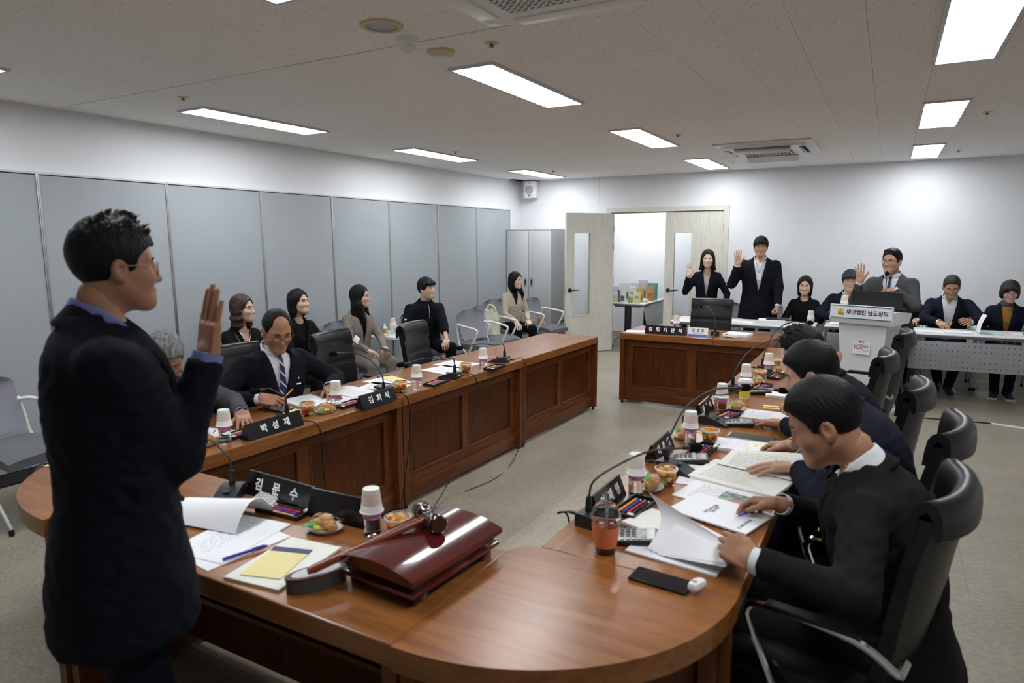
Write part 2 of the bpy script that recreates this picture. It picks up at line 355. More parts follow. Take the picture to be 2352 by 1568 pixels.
# ------------------------------------------------------------------ air conditioners and ceiling fittings
def air_conditioner(x, y, label, holes):
    t = thing('ceiling_air_conditioner', label, 'air conditioner', (x, y, ZC))
    MB().box(-.475, .475, -.475, .475, -.022, 0, b=.02).build('cover_plate', M_white, t)
    b = MB()
    pts = [(-.40, -.32), (-.32, -.40), (.32, -.40), (.40, -.32), (.40, .32), (.32, .40), (-.32, .40), (-.40, .32)]
    b.prism(pts, -.05, -.022); b.build('body', M_white, t)
    MB().box(-.25, .25, -.25, .25, -.0515, -.05).build('intake', mat('intake_grey', (.16, .15, .145), .8), t, smooth=False)
    g = MB()
    if holes:
        for k in range(17): u = -.25+.5*k/16; g.box(u-.005, u+.005, -.25, .25, -.057, -.0515).box(-.25, .25, u-.005, u+.005, -.057, -.0515)
    else:
        for k in range(15): u = -.25+.5*k/14; g.box(u-.004, u+.004, -.25, .25, -.057, -.0515)
        g.box(-.26, .26, -.26, -.25, -.057, -.05).box(-.26, .26, .25, .26, -.057, -.05)
    g.build('grille', M_white, t)
    for k in range(4):
        R = Matrix.Rotation(k*PI/2, 4, 'Z')
        MB().box(-.27, .27, .335, .395, -.0525, -.0495, M=R).build('outlet_slot', M_black, t, smooth=False)
        MB().box(-.27, .27, 0, .085, -.004, .004, M=R @ (T(0, .322, -.0525) if holes else T(0, .355, -.055, rx=-.75)), b=.004).build('louver', M_white, t)
    MB().box(-.44, -.41, -.40, -.39, -.0235, -.022).build('status_lamp', mat('green_led', (.2, .9, .3), .5, emit=1.5), t, smooth=False)
air_conditioner(-1.165, 2.27, 'white ceiling cassette air conditioner cut by the top edge, with square mesh grille', True)
air_conditioner(-1.195, 7.66, 'white ceiling cassette air conditioner with open louvers above the far desk', False)
M_brass = mat('yellowed_plastic', (.62, .52, .28), .45)
def sprinkler(x, y, label):
    t = thing('sprinkler', label, 'sprinkler', (x, y, ZC), 0, 'ceiling sprinklers')
    MB().lathe([(.037, 0), (.034, -.004), (.016, -.008)], 18).build('escutcheon', M_brass, t)
    MB().lathe([(.008, -.006), (.008, -.016), (.013, -.018), (.013, -.021)], 12).build('head', mat('old_brass', (.14, .10, .05), .4, metal=.6), t)
for x, y, l in [(-1.788, 2.996, 'small brass sprinkler beside the round detectors'), (-4.24, 3.027, 'brass sprinkler before the first light by the partition'), (.585, 6.469, 'brass sprinkler right of the right-hand light row, nearer one'),
                (.589, 9.036, 'brass sprinkler right of the right-hand light row, near the back wall'), (-1.787, 6.351, 'brass sprinkler between the middle light row and the louvered unit'), (-4.22, 6.279, 'brass sprinkler beside the second partition light'),
                (-4.182, 8.663, 'brass sprinkler beside the last partition light'), (-1.794, 8.835, 'brass sprinkler behind the louvered air conditioner')]: sprinkler(x, y, l)
t = thing('downlight', 'round recessed downlight with yellowed ring', 'downlight', (-2.082, 2.515, ZC))
MB().lathe([(.098, 0), (.098, -.008), (.072, -.010), (.072, -.002)], 28, caps=False).build('ring', M_brass, t); MB().lathe([(.072, -.004), (.05, -.001), (.001, -.001)], 28).build('reflector', M_silver, t)
t = thing('motion_sensor', 'white domed motion sensor on the ceiling', 'sensor', (-2.103, 2.731, ZC))
MB().lathe([(.056, 0), (.056, -.03), (.05, -.034)], 24).build('housing', M_white, t); MB().lathe([(.047, -.034), (.043, -.05), (.025, -.062), (.004, -.066)], 24).build('dome', M_offwhite, t)
t = thing('smoke_detector', 'flat yellowed round detector on the ceiling', 'detector', (-2.089, 2.99, ZC))
MB().lathe([(.075, 0), (.07, -.014), (.034, -.018)], 24).build('plate', M_brass, t); MB().lathe([(.03, -.016), (.03, -.028), (.024, -.03)], 20).build('sensor_cap', M_offwhite, t)
t = thing('ceiling_vent', 'round slotted ceiling vent near the back wall', 'vent', (-2.085, 9.74, ZC))
MB().lathe([(.12, 0), (.12, -.006), (.09, -.012)], 24).build('ring', M_brass, t); MB().lathe([(.085, -.006), (.02, -.016)], 24).build('disc', M_offwhite, t)
t = thing('wall_speaker', 'white wall speaker with round grille in the ceiling corner', 'speaker', (-5.13, 9.80, 2.405), rotz=.12)
MB().box(-.095, .095, -.09, .10, 0, .265, b=.008).build('cabinet', M_white, t)
MB().lathe([(.071, 0), (.069, .003), (.002, .006)], 24, M=T(0, -.091, .125, rx=PI/2)).build('woofer_grille', mat('speaker_grey', (.42, .42, .47), .7), t)
MB().lathe([(.018, 0), (.014, .004), (.002, .002)], 16, M=T(0, -.091, .232, rx=PI/2)).build('tweeter', M_lampframe, t)
MB().box(-.018, .018, -.093, -.09, .026, .04).build('badge', M_dark, t, smooth=False)
sm = MB()
for sx in (-.07, .07):
    for sz in (.03, .17, .245): sm.lathe([(.005, 0), (.005, .002)], 8, M=T(sx, -.0905, sz, rx=PI/2))
so = sm.build('screws', M_silver, t); so['kind'] = 'stuff'
# floor tape
tag(MB().prism([(.93, 7.52), (2.4, 7.16), (2.4, 7.22), (.93, 7.58)], .0005, .004).build('cable_cover', mat('white_tape', (.75, .75, .76), .5)), 'white flat cable cover strip on the floor at right', 'cable cover')
tag(MB().tube([(.2, 7.43, .006), (.5, 7.47, .006), (.95, 7.53, .006)], .006, 6).build('floor_cable', M_black), 'thin black cable on the floor running from the white cover', 'cable')
# ================================================================== furniture
TOP = .755
def desk(label, L, loc, rotz, D=.60, feet=True):
    """front face at y=0 looking to -y, user side at +y"""
    t = thing('conference_desk', label, 'desk', loc, rotz)
    MB().box(0, L, 0, D, TOP-.066, TOP, b=.006).build('tabletop', M_wtop, t, angle=20)
    for x0 in (.004, L-.05): MB().box(x0, x0+.046, .006, D-.02, .028, TOP-.066).build('side_panel', M_wpost, t)
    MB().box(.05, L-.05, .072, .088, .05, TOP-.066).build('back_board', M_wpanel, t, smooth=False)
    a, b, c = .05, L-.05, L/2; f = MB(); y0, y1 = .052, .072
    f.box(a, b, y0, y1, .625, TOP-.066).box(a, b, y0, y1, .125, .195); f.build('rail_frame', M_wframe, t)
    for q0, q1 in ((a, a+.07), (c-.04, c+.04), (b-.07, b)): MB().box(q0, q1, y0, y1, .195, .625).build('stile', M_wpost, t)
    for q0, q1 in ((a+.07, c-.04), (c+.04, b-.07)):
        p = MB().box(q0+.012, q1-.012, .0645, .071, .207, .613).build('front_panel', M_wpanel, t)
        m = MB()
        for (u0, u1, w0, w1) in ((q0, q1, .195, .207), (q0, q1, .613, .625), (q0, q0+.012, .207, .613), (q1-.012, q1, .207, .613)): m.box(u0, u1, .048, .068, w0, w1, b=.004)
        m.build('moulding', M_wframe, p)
    MB().box(a, b, .036, .052, .03, .128, b=.003).build('kickboard', M_wframe, t)
    MB().box(.05, L-.05, .12, D-.12, TOP-.2, TOP-.185).build('under_shelf', M_wpanel, t, smooth=False)
    for x0 in (.02, L-.05):
        for yy in (.03, D-.06): MB().lathe([(.014, 0), (.014, .02), (.008, .028)], 10, M=T(x0+.012, yy, 0)).build('foot', M_black, t)
    return t
LROT = PI/2-.028
def lrow(s_, off=0, z=TOP):       # point on the left row: s_ metres along from its near end, off behind the front edge
    return (-2.655+.028*s_-off, 1.72+s_+.028*off, z)
for k, lab in enumerate(['brown wooden desk of the left row, nearest, with the first two name plates', 'brown wooden desk in the middle of the left row', 'brown wooden desk at the far empty end of the left row']):
    desk(lab, 1.528, lrow(1.53*k, 0, 0), LROT)
RX = -.905
for k, lab in enumerate(['brown wooden desk of the right row, nearest, with the iced drink', 'brown wooden desk in the middle of the right row', 'brown wooden desk at the far end of the right row']):
    desk(lab, 1.528, (RX, 1.795+1.53*(k+1), 0), -PI/2, D=.61)
desk('brown wooden desk with the long black plate, facing the camera by the door', 1.51, (-2.435, 6.68, 0), 0, D=.69)
desk('brown wooden desk at the head of the horseshoe with the gavel block', 1.545, (-.987, 1.728, 0), PI, D=.572)
def corner(label, cx, cy, rx, ry, a0, a1, inner, loc_pts):
    t = thing('corner_desk', label, 'desk', (cx, cy, 0))
    arc = [(rx*math.cos(a0+(a1-a0)*k/24), ry*math.sin(a0+(a1-a0)*k/24)) for k in range(25)]
    MB().prism(arc+inner, TOP-.066, TOP).build('tabletop', M_wtop, t, angle=30)
    n = 16; v = []; f = []
    for k in range(n+1):
        a = a0+(a1-a0)*k/n; s = .86
        for rr in (s, s-.04): v += [(rx*rr*math.cos(a), ry*rr*math.sin(a), .03), (rx*rr*math.cos(a), ry*rr*math.sin(a), TOP-.066)]
    for k in range(n):
        o = k*4; f += [(o, o+4, o+5, o+1), (o+2, o+3, o+7, o+6), (o, o+2, o+6, o+4), (o+1, o+5, o+7, o+3)]
    f += [(0, 1, 3, 2), (n*4, n*4+2, n*4+3, n*4+1)]
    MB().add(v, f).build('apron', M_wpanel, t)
    for q in loc_pts: MB().box(q[0]-.022, q[0]+.022, q[1]-.022, q[1]+.022, 0, TOP-.066).build('post', M_wpost, t)
corner('rounded brown corner desk at right foreground with strong reflections', -.985, 1.795, .69, .645, -PI/2, 0, [(.08, 0), (.03, -.018), (0, -.066)], [(.62, -.03), (.03, -.60)])
corner('rounded brown corner desk at the left edge behind the standing man', -2.535, 1.715, .70, .575, -PI, -PI/2, [(0, 0)], [(-.66, -.03), (-.03, -.53)])

# ---- black leather conference chair, faces +y
def back_pt(u, v, off):
    """u 0..1 across, v 0..1 up; off = thickness offset to the rear"""
    zz = [.45, .58, .72, .86, 1.0]; yy = [-.195, -.228, -.248, -.268, -.30]; ww = [.20, .222, .232, .232, .226]
    z = .45+.55*v; y = float(np.interp(z, zz, yy)); w = float(np.interp(z, zz, ww)); x = (u*2-1)
    return (x*w, y-off+.06*x*x*abs(x)**.5, z)
def exec_chair():
    t = thing('conference_chair', 'x', 'chair')
    b = MB(); NU, NV = 12, 16
    def face(u, v):
        seam = .006*(math.exp(-((v-.32)/.012)**2)+math.exp(-((v-.66)/.012)**2)); p = back_pt(u, v, -.022+seam+.018*abs(2*u-1)**4); return p
    b.grid(face, NU, NV*2); b.grid(lambda u, v: back_pt(1-u, v, .035), NU, NV)
    b.grid(lambda u, v: back_pt(0, v, .035-.057*u+.018*u), 2, NV); b.grid(lambda u, v: back_pt(1, v, -.004+.039*u), 2, NV)
    b.build('backrest', M_leather, t, angle=60)
    prof = [(-.268, .93), (-.272, .98), (-.280, 1.025), (-.294, 1.046), (-.314, 1.054), (-.335, 1.045), (-.348, 1.02), (-.352, .985), (-.352, .955), (-.342, .948), (-.334, .96), (-.332, 1.0), (-.315, 1.025), (-.298, 1.012), (-.292, .97), (-.286, .93)]
    r = MB(); N = 14; v = []; f = []; m = len(prof)
    for i in range(N+1):
        x = i/N*2-1
        for (y, z) in prof: v.append((x*.230, y+.06*x*x*abs(x)**.5, z))
    for i in range(N):
        for k in range(m): f.append((i*m+k, i*m+(k+1) % m, (i+1)*m+(k+1) % m, (i+1)*m+k))
    f += [tuple(range(m-1, -1, -1)), tuple(N*m+k for k in range(m))]
    r.add(v, f).build('headrest_roll', M_leather, t, angle=50)
    s = MB().box(-.25, .25, -.22, .26, .385, .475, b=.035); s.build('seat', M_leather, t, angle=60)
    MB().box(-.2, .2, -.18, .2, .35, .39, b=.01).build('seat_plate', M_black, t)
    for sx in (-1, 1):
        a = MB(); x = sx*.285
        P = curve([(x, -.235, .585), (x, -.12, .642), (x, .10, .655), (x, .17, .63), (x, .15, .55), (x, .07, .37)], 6)
        for i in range(len(P)-1):
            pass
        a.tube(P, .012, 8); a.tube([(x, .07, .372), (sx*.2, .06, .37)], .012, 8); a.tube([(x, -.235, .585), (sx*.235, -.24, .60)], .012, 8)
        o = a.build('armrest', M_chrome, t)
        MB().box(x-.022, x+.022, -.14, .12, .655, .672, b=.006).build('arm_pad', M_black, o)
    MB().lathe([(.028, .12), (.028, .24), (.02, .245), (.02, .36)], 14).build('gas_lift', M_chrome, t)
    for k in range(5):
        a = 2*PI*k/5+.3
        l = MB().tube([(.02, 0, .125), (.15, 0, .115), (.29, 0, .075)], [.026, .022, .016], 8, M=Matrix.Rotation(a, 4, 'Z')).build('base_leg', M_alu, t)
        c = MB()
        for yy in (-.016, .006): c.lathe([(.027, 0), (.027, .011)], 14, M=Matrix.Rotation(a, 4, 'Z') @ T(.30, yy, .027, rx=-PI/2))
        c.box(.285, .315, -.005, .006, .03, .07, M=Matrix.Rotation(a, 4, 'Z')); c.build('castor', M_black, l)
    return t
EC = exec_chair()
def put(proto, used, loc, rz, label, group):
    if not used: proto.location = loc; proto.rotation_euler.z = rz; proto['label'] = label; proto['group'] = group; used.append(1); return proto
    return dup(proto, loc, rz, label, group)
ecu = []; G = 'black leather conference chairs'
# facing -x: rotz = +90deg ; facing +x: -90deg ; facing -y: 180deg
for (x, y, r, lab) in [(-.075, 2.22, 1.38, 'black leather chair of the man with the open document, front right'), (-.02, 2.95, 1.42, 'black leather chair of the man with the gold ring, second of the right row'),
                       (-.11, 3.66, 1.45, 'black leather chair of the man with the phone, third of the right row'), (-.25, 4.58, 1.5, 'empty black leather chair, fourth of the right row'),
                       (-.13, 5.72, 1.48, 'empty black leather chair beside the white lectern, last of the right row'),
                       (-3.45, 2.12, -1.55, 'black leather chair of the grey haired man, mostly hidden'), (-3.47, 2.88, -1.53, 'black leather chair of the man with the striped tie'),
                       (-3.38, 3.72, -1.40, 'empty black leather chair beside the man with the striped tie'), (-3.17, 4.46, -1.36, 'empty black leather chair in front of the man in the navy sweater'),
                       (-1.75, 7.62, PI+.0, 'empty black leather chair behind the far desk with the white name card')]:
    put(EC, ecu, (x, y, 0), r, lab, G)

# ---- grey mesh guest chair, faces +y
M_cframe = mat('chair_frame_white', (.80, .79, .77), .4)
def guest_chair():
    t = thing('mesh_chair', 'x', 'chair')
    def bp(u, v, off):
        x = u*2-1; w = .225*(1-.10*(2*v-1)**4)*(1 if v < .85 else math.sqrt(max(.25, 1-((v-.85)/.17)**2))); z = .50+.37*v
        return (x*w, -.20-.10*v-.02*math.sin(PI*v)+.035*x*x-off, z)
    b = MB().grid(lambda u, v: bp(u, v, 0), 12, 14).grid(lambda u, v: bp(1-u, v, .018), 12, 14)
    b.grid(lambda u, v: bp(0, v, .018*(1-u)), 1, 14).grid(lambda u, v: bp(1, v, .018*u), 1, 14).grid(lambda u, v: bp(u, 1, .018*v), 12, 1).grid(lambda u, v: bp(u, 0, .018*(1-v)), 12, 1)
    b.build('backrest', M_meshgrey, t, angle=60)
    s = MB()
    def sp(u, v, up):
        x = u*2-1; y = v*2-1; e = (abs(x)**4+abs(y)**4); return (x*.235, .02+y*.225, .455+(.022*(1-e*.5) if up else -.045)-(.03*max(0, y)**3))
    s.grid(lambda u, v: sp(u, v, True), 12, 12).grid(lambda u, v: sp(1-u, v, False), 12, 12)
    for q in range(2):
        s.grid(lambda u, v, q=q: [sp(u if q else 1-u, q, True)[i]*(1-v)+sp(u if q else 1-u, q, False)[i]*v for i in range(3)], 12, 1)
        s.grid(lambda u, v, q=q: [sp(q, 1-u if q else u, True)[i]*(1-v)+sp(q, 1-u if q else u, False)[i]*v for i in range(3)], 12, 1)
    s.build('seat', M_seatgrey, t, angle=50)
    MB().box(-.2, .2, -.16, .2, .392, .41, b=.005).build('seat_pan', M_offwhite, t)
    for sx in (-1, 1):
        x = sx*.265
        a = MB().tube(curve([(sx*.225, -.245, .69), (x, -.17, .695), (x, .04, .675), (x, .13, .655), (x, .125, .60), (x, .02, .42), (sx*.25, -.04, .33)], 6), .0135, 8)
        a.tube(curve([(sx*.225, -.25, .71), (sx*.245, -.235, .60), (sx*.25, -.20, .46), (sx*.25, -.08, .36), (sx*.25, -.03, .32)], 5), .0125, 8); a.build('arm_frame', M_cframe, t)
        for yy, kind in ((.24, 'front'), (-.30, 'rear')):
            l = MB().tube([(sx*.25, -.03, .335), (sx*.255, yy*.6, .2), (sx*.258, yy, .035)], .0125, 8).build('leg', M_silver, t)
            MB().lathe([(.012, 0), (.016, .01), (.014, .04)], 10, M=T(sx*.258, yy, 0)).build('foot_cap', M_black, l)
    MB().tube([(-.25, -.03, .335), (.25, -.03, .335)], .012, 8).build('cross_bar', M_silver, t)
    return t
GC = guest_chair(); gcu = []; G2 = 'grey mesh guest chairs'
for (x, y, r, lab) in [(-4.72, 2.02, -1.35, 'empty grey mesh chair at the far left edge'), (-4.86, 3.86, -1.57, 'grey mesh chair under the brown haired woman'), (-4.86, 4.52, -1.57, 'grey mesh chair under the woman in the black coat'),
                       (-4.9, 5.33, -1.57, 'grey mesh chair under the woman in the grey suit'), (-4.82, 6.52, -1.45, 'grey mesh chair under the man in the navy sweater'), (-4.32, 7.02, -1.82, 'empty grey mesh chair turned beside the cream bag'),
                       (-4.50, 7.60, -1.8, 'grey mesh chair with the cream bag beside the seated woman'), (-4.80, 8.40, -1.9, 'grey mesh chair right behind the woman in the beige jacket'), (-4.42, 8.93, -1.7, 'empty grey mesh chair in front of the locker'),
                       (-1.98, 9.42, PI, 'grey mesh chair behind the standing woman'), (-1.44, 9.5, PI, 'grey mesh chair behind the tall standing man'), (-.9, 9.36, PI, 'grey mesh chair under the seated woman in black'), (-.35, 9.36, PI, 'grey mesh chair under the young man behind the lectern'),
                       (.17, 9.5, PI, 'grey mesh chair hidden behind the speaker'), (.66, 9.36, PI, 'grey mesh chair under the man writing with the orange pencil'), (1.21, 9.36, PI, 'grey mesh chair under the woman in the mustard top')]:
    put(GC, gcu, (x, y, 0), r, lab, G2)

# ---- folding table: front (modesty panel) looks to -y
M_tabletop = mat('table_white', (.72, .72, .72), .35); M_tabedge = mat('table_edge_grey', (.13, .135, .14), .45)
M_perf = mat('panel_silver', (.40, .42, .45), .38, metal=.35)
def folding_table(label, L, loc, rotz, perf=True, D=.6, folded=0):
    t = thing('folding_table', label, 'table', loc, rotz); z = .74
    MB().box(0, L, 0, D, z-.012, z, b=.004).build('tabletop', M_tabletop, t); MB().box(.001, L-.001, .001, D-.001, z-.038, z-.012, b=.006).build('edge_band', M_tabedge, t)
    if perf:
        p = MB().box(.03, L-.03, .045, .057, .36, .665, b=.004).build('modesty_panel', M_perf, t)
        h = MB()
        nx = int((L-.16)/.048)
        for r in range(5):
            for k in range(nx): h.lathe([(.0052, 0), (.0052, .0008)], 6, M=T(.09+k*.048+(.0), .0448, .40+r*.056, rx=PI/2))
        ho = h.build('perforation', M_black, p, smooth=False); ho['kind'] = 'stuff'
    else:
        p = MB().box(.06, L-.06, 0, .012, -.34, 0, b=.004, M=T(0, .03, .69, rx=-.22)).build('modesty_panel', M_perf, t)
        for k in range(1, 6): MB().box(.07, L-.07, -.0012, 0, -.055*k-.0012, -.055*k+.0012, M=T(0, .03, .69, rx=-.22)).build('groove', M_tabedge, p, smooth=False)
    for x in (.10, L-.10):
        MB().box(x-.03, x+.03, .25, .35, .16, z-.038, b=.01).build('leg_post', M_black, t)
        f = MB().tube(curve([(x, .035, .062), (x, .06, .11), (x, .16, .19), (x, .3, .235), (x, .44, .19), (x, .54, .11), (x, .565, .062)], 5), .019, 8).build('foot_bar', M_silver, t)
        MB().tube([(x, .08, z-.05), (x, .52, z-.05)], .022, 8).build('top_bracket', M_silver, t)
        for yy in (.035, .565): MB().lathe([(.028, -.011), (.028, .011)], 14, M=T(x, yy, .03, ry=PI/2)).build('castor', M_black, f)
    return t
folding_table('white folding table with perforated panel before the standing witnesses', 1.62, (-2.30, 8.10, 0), .018)
folding_table('white folding table with perforated panel before the two writers at right', 1.8, (.225, 8.16, 0), .075)
folding_table('white folding table mostly hidden behind the lectern', .78, (-.60, 8.42, 0), .0)
folding_table('folded grey nesting table in the corridor carrying product packages', 1.15, (-3.27, 10.06, 0), PI/2, perf=False, D=.72)
t = thing('side_table', 'low white side table with coffee cups between the seated visitors', 'table', (-4.86, 5.93, 0))
MB().box(-.24, .24, -.26, .26, .655, .685, b=.006).build('tabletop', M_white, t)
for sx in (-.2, .2):
    for sy in (-.22, .22): MB().box(sx-.015, sx+.015, sy-.015, sy+.015, 0, .655).build('leg', M_silver, t)
MB().box(.2, .215, -.2, .2, .25, .655).build('modesty_panel', M_perf, t)

# ---- locker
t = thing('locker', 'light grey two-door steel locker in the corner by the door', 'cabinet', (-5.36, 9.39, 0))
M_lock = mat('locker_paint', (.50, .515, .53), .45); M_lock2 = mat('locker_side', (.42, .42, .425), .5)
MB().box(0, .80, .02, .51, .03, 1.905, b=.003).build('body', M_lock2, t); MB().box(0, .80, 0, .02, 1.885, 1.905).build('top_lip', M_lock, t)
MB().box(.02, .78, .03, .49, 0, .03).build('plinth', M_dark, t)
for x0, x1, hx in ((.004, .396, .345), (.404, .796, .455)):
    d = MB().box(x0, x1, 0, .019, .04, 1.88, b=.003).build('door', M_lock, t)
    MB().box(hx-.024, hx+.024, -.003, 0, 1.0, 1.14).build('handle_plate', M_alu, d); MB().box(hx-.012, hx+.012, -.004, -.003, 1.03, 1.11).build('handle_recess', M_dark, d)
MB().tube([(.40, -.005, .955), (.40, -.02, .955), (.40, -.02, .90)], .004, 6).build('key', M_chrome, t)
# ---- fire extinguisher
t = thing('fire_extinguisher', 'red fire extinguisher on the floor behind the open door leaf', 'fire extinguisher', (-4.40, 9.62, 0))
M_red = mat('red_paint', (.55, .02, .025), .3)
MB().lathe([(.07, .0), (.075, .02), (.075, .34), (.06, .40), (.025, .43), (.022, .46)], 20).build('cylinder', M_red, t)
MB().lathe([(.0757, .08), (.0757, .20)], 20, caps=False).build('label_sheet', mat('yellow_label', (.75, .66, .08), .5), t)
MB().box(-.012, .012, -.03, .08, .46, .49).box(-.01, .01, -.02, .10, .50, .515).build('lever', M_black, t)
MB().tube(curve([(-.02, 0, .47), (-.09, -.02, .46), (-.115, -.03, .36), (-.10, -.03, .2), (-.095, -.03, .10)], 6), .012, 8).build('hose', M_black, t)

# ================================================================== lettering
def text(name, s, size, m, parent, M, bold=0, ext=.0006, space=1.0, align='CENTER', shear=0, sx=1.0):
    cu = bpy.data.curves.new(name, 'FONT'); cu.body = s; cu.size = size; cu.align_x = align; cu.align_y = 'CENTER'; cu.extrude = ext; cu.offset = bold; cu.space_character = space; cu.shear = shear; cu.resolution_u = 3
    o = bpy.data.objects.new(name+'_tmp', cu); COL.objects.link(o)
    bpy.context.view_layer.update(); dg = bpy.context.evaluated_depsgraph_get()
    me = bpy.data.meshes.new_from_object(o.evaluated_get(dg)); bpy.data.objects.remove(o); bpy.data.curves.remove(cu)
    me.materials.clear(); me.materials.append(m); me.transform(M @ Matrix.Diagonal((sx, 1, 1, 1))); me.name = name
    return link(name, me, parent)
FRONT = Matrix.Rotation(PI/2, 4, 'X')            # text standing upright, read from -y
M_wtext = mat('white_lettering', (.85, .86, .87), .6); M_btext = mat('black_lettering', (.02, .02, .025), .6)

# ================================================================== lectern
t = thing('lectern', 'white lectern with green striped sign board and foundation logo', 'lectern', (-.155, 7.44, 0), -.34)
M_lect = mat('lectern_white', (.74, .755, .78), .35)
v = []
for (hx, y0, y1, z) in ((.17, -.03, .30, .06), (.228, -.09, .30, .935)): v += [(-hx, y0, z), (hx, y0, z), (hx, y1, z), (-hx, y1, z)]
MB().add(v, [(0, 1, 5, 4), (1, 2, 6, 5), (2, 3, 7, 6), (3, 0, 4, 7), (3, 2, 1, 0), (4, 5, 6, 7)]).build('column', M_lect, t)
MB().box(-.26, .26, -.10, .36, 0, .035, b=.008).build('base', M_lect, t); MB().box(-.22, .22, -.065, .32, .035, .065, b=.004).build('base_step', M_lect, t)
MB().box(-.24, .24, -.104, -.10, .032, .037).build('base_trim', M_alu, t)
s = MB(); prof = [(-.15, .945), (-.135, .905), (.30, .905), (.36, .985), (.34, 1.0), (.05, 1.03), (-.12, 1.03), (-.12, 1.087), (-.15, 1.085)]
n = len(prof); vv = [(-.29, y, z) for y, z in prof]+[(.29, y, z) for y, z in prof]
s.add(vv, [tuple(range(n)), tuple(range(2*n-1, n-1, -1))]+[(i, n+i, n+(i+1) % n, (i+1) % n) for i in range(n)]).build('head_box', M_lect, t, angle=20)
M_green1 = mat('sign_green', (.07, .42, .14), .5); M_green2 = mat('sign_dark_green', (.02, .16, .09), .5); M_signw = mat('sign_white', (.78, .80, .86), .5)
b = MB().box(-.283, .283, -.154, -.150, .95, 1.082).build('sign_board', M_signw, t, smooth=False)
for z0 in (.952, 1.072):
    MB().box(-.28, -.12, -.1555, -.154, z0, z0+.010).build('green_stripe', M_green1, b, smooth=False); MB().box(-.12, .28, -.1555, -.154, z0, z0+.010).build('dark_green_stripe', M_green2, b, smooth=False)
text('sign_lettering', '재단법인 남도장터', .051, M_btext, b, T(.062, -.1555, 1.016) @ FRONT, bold=.0012)
e = MB().box(-.212, -.153, -.1556, -.154, .985, 1.045).build('sign_emblem', mat('emblem_yellow', (.85, .62, .06), .5), b, smooth=False)
MB().lathe([(.008, 0), (.008, .001)], 14, M=T(-.183, -.1556, 1.032, rx=PI/2)).build('emblem_sun', mat('emblem_orange', (.8, .15, .03), .5), b)
MB().ball((-.168, -.156, 1.012), (.010, .001, .006)).build('emblem_leaf', M_green1, b)
MB().tube(curve([(-.21, -.156, 1.012), (-.19, -.156, 1.02), (-.175, -.156, 1.004), (-.155, -.156, 1.0)], 6), .003, 6).build('emblem_wave', M_green1, b)
MB().tube(curve([(-.205, -.156, 1.0), (-.19, -.156, 1.002), (-.175, -.156, .992), (-.155, -.156, .99)], 6), .0045, 6).build('emblem_water', mat('emblem_blue', (.04, .10, .45), .5), b)
st = MB().box(-.082, .082, -.0015, 0, -.10, .10, M=T(.005, -.0765, .70, rx=-.068)).build('logo_sheet', mat('logo_paper', (.76, .77, .80), .5), t, smooth=False)
LM = T(.005, -.0785, .70, rx=-.068)
mb_ = mat('logo_blue', (.03, .10, .42), .5); mg_ = mat('logo_teal', (.04, .36, .24), .5); mr_ = mat('logo_red', (.55, .06, .05), .5)
MB().box(-.026, -.002, -.001, 0, .015, .075, M=LM).build('logo_block', mb_, st, smooth=False)
MB().add([(.006, 0, .075), (.032, 0, .075), (.032, 0, .02), (.006, -.0005, .062)], [(0, 1, 2, 3)], M=LM).build('logo_corner', mg_, st, smooth=False)
MB().add([(.004, 0, .015), (.024, 0, .015), (.004, -.0005, .05)], [(0, 1, 2)], M=LM).build('logo_wedge', mr_, st, smooth=False)
MB().ball((-.014, -.001, .042), (.012, .001, .007), M=LM).build('logo_boat', M_white, st)
text('logo_lettering', '남도', .05, mr_, st, LM @ T(-.028, -.001, -.025) @ FRONT, bold=.0004)
text('logo_lettering', '장터', .032, mg_, st, LM @ T(.035, -.001, -.022) @ FRONT, bold=.0003)
MB().tube(curve([(-.045, -.001, -.05), (0, -.001, -.045), (.03, -.001, -.065), (.055, -.001, -.068), (.062, -.001, -.055), (.05, -.001, -.052)], 6), .002, 5, M=LM).build('logo_swirl', mr_, st)
# laptop on the lectern (back of the lid faces the room)
lt = thing('laptop', 'open black laptop on the lectern seen from its lid', 'laptop', (-.07, 7.60, 1.034), -.30)
MB().box(-.235, .235, 0, .008, .012, .18, M=T(0, -.006, 0, rx=.12), b=.003).build('lid', M_black, lt)
MB().box(-.235, .235, .0, .24, .0, .015, b=.005).build('keyboard_base', M_black, lt)
text('lid_lettering', '재단법인 남도장터', .02, M_wtext, lt, T(.145, -.013, .07, rx=.12) @ FRONT)
MB().box(.045, .062, -.001, 0, .0, .016, M=T(0, -.0115, .062, rx=.12)).build('lid_badge', M_wtext, lt, smooth=False)
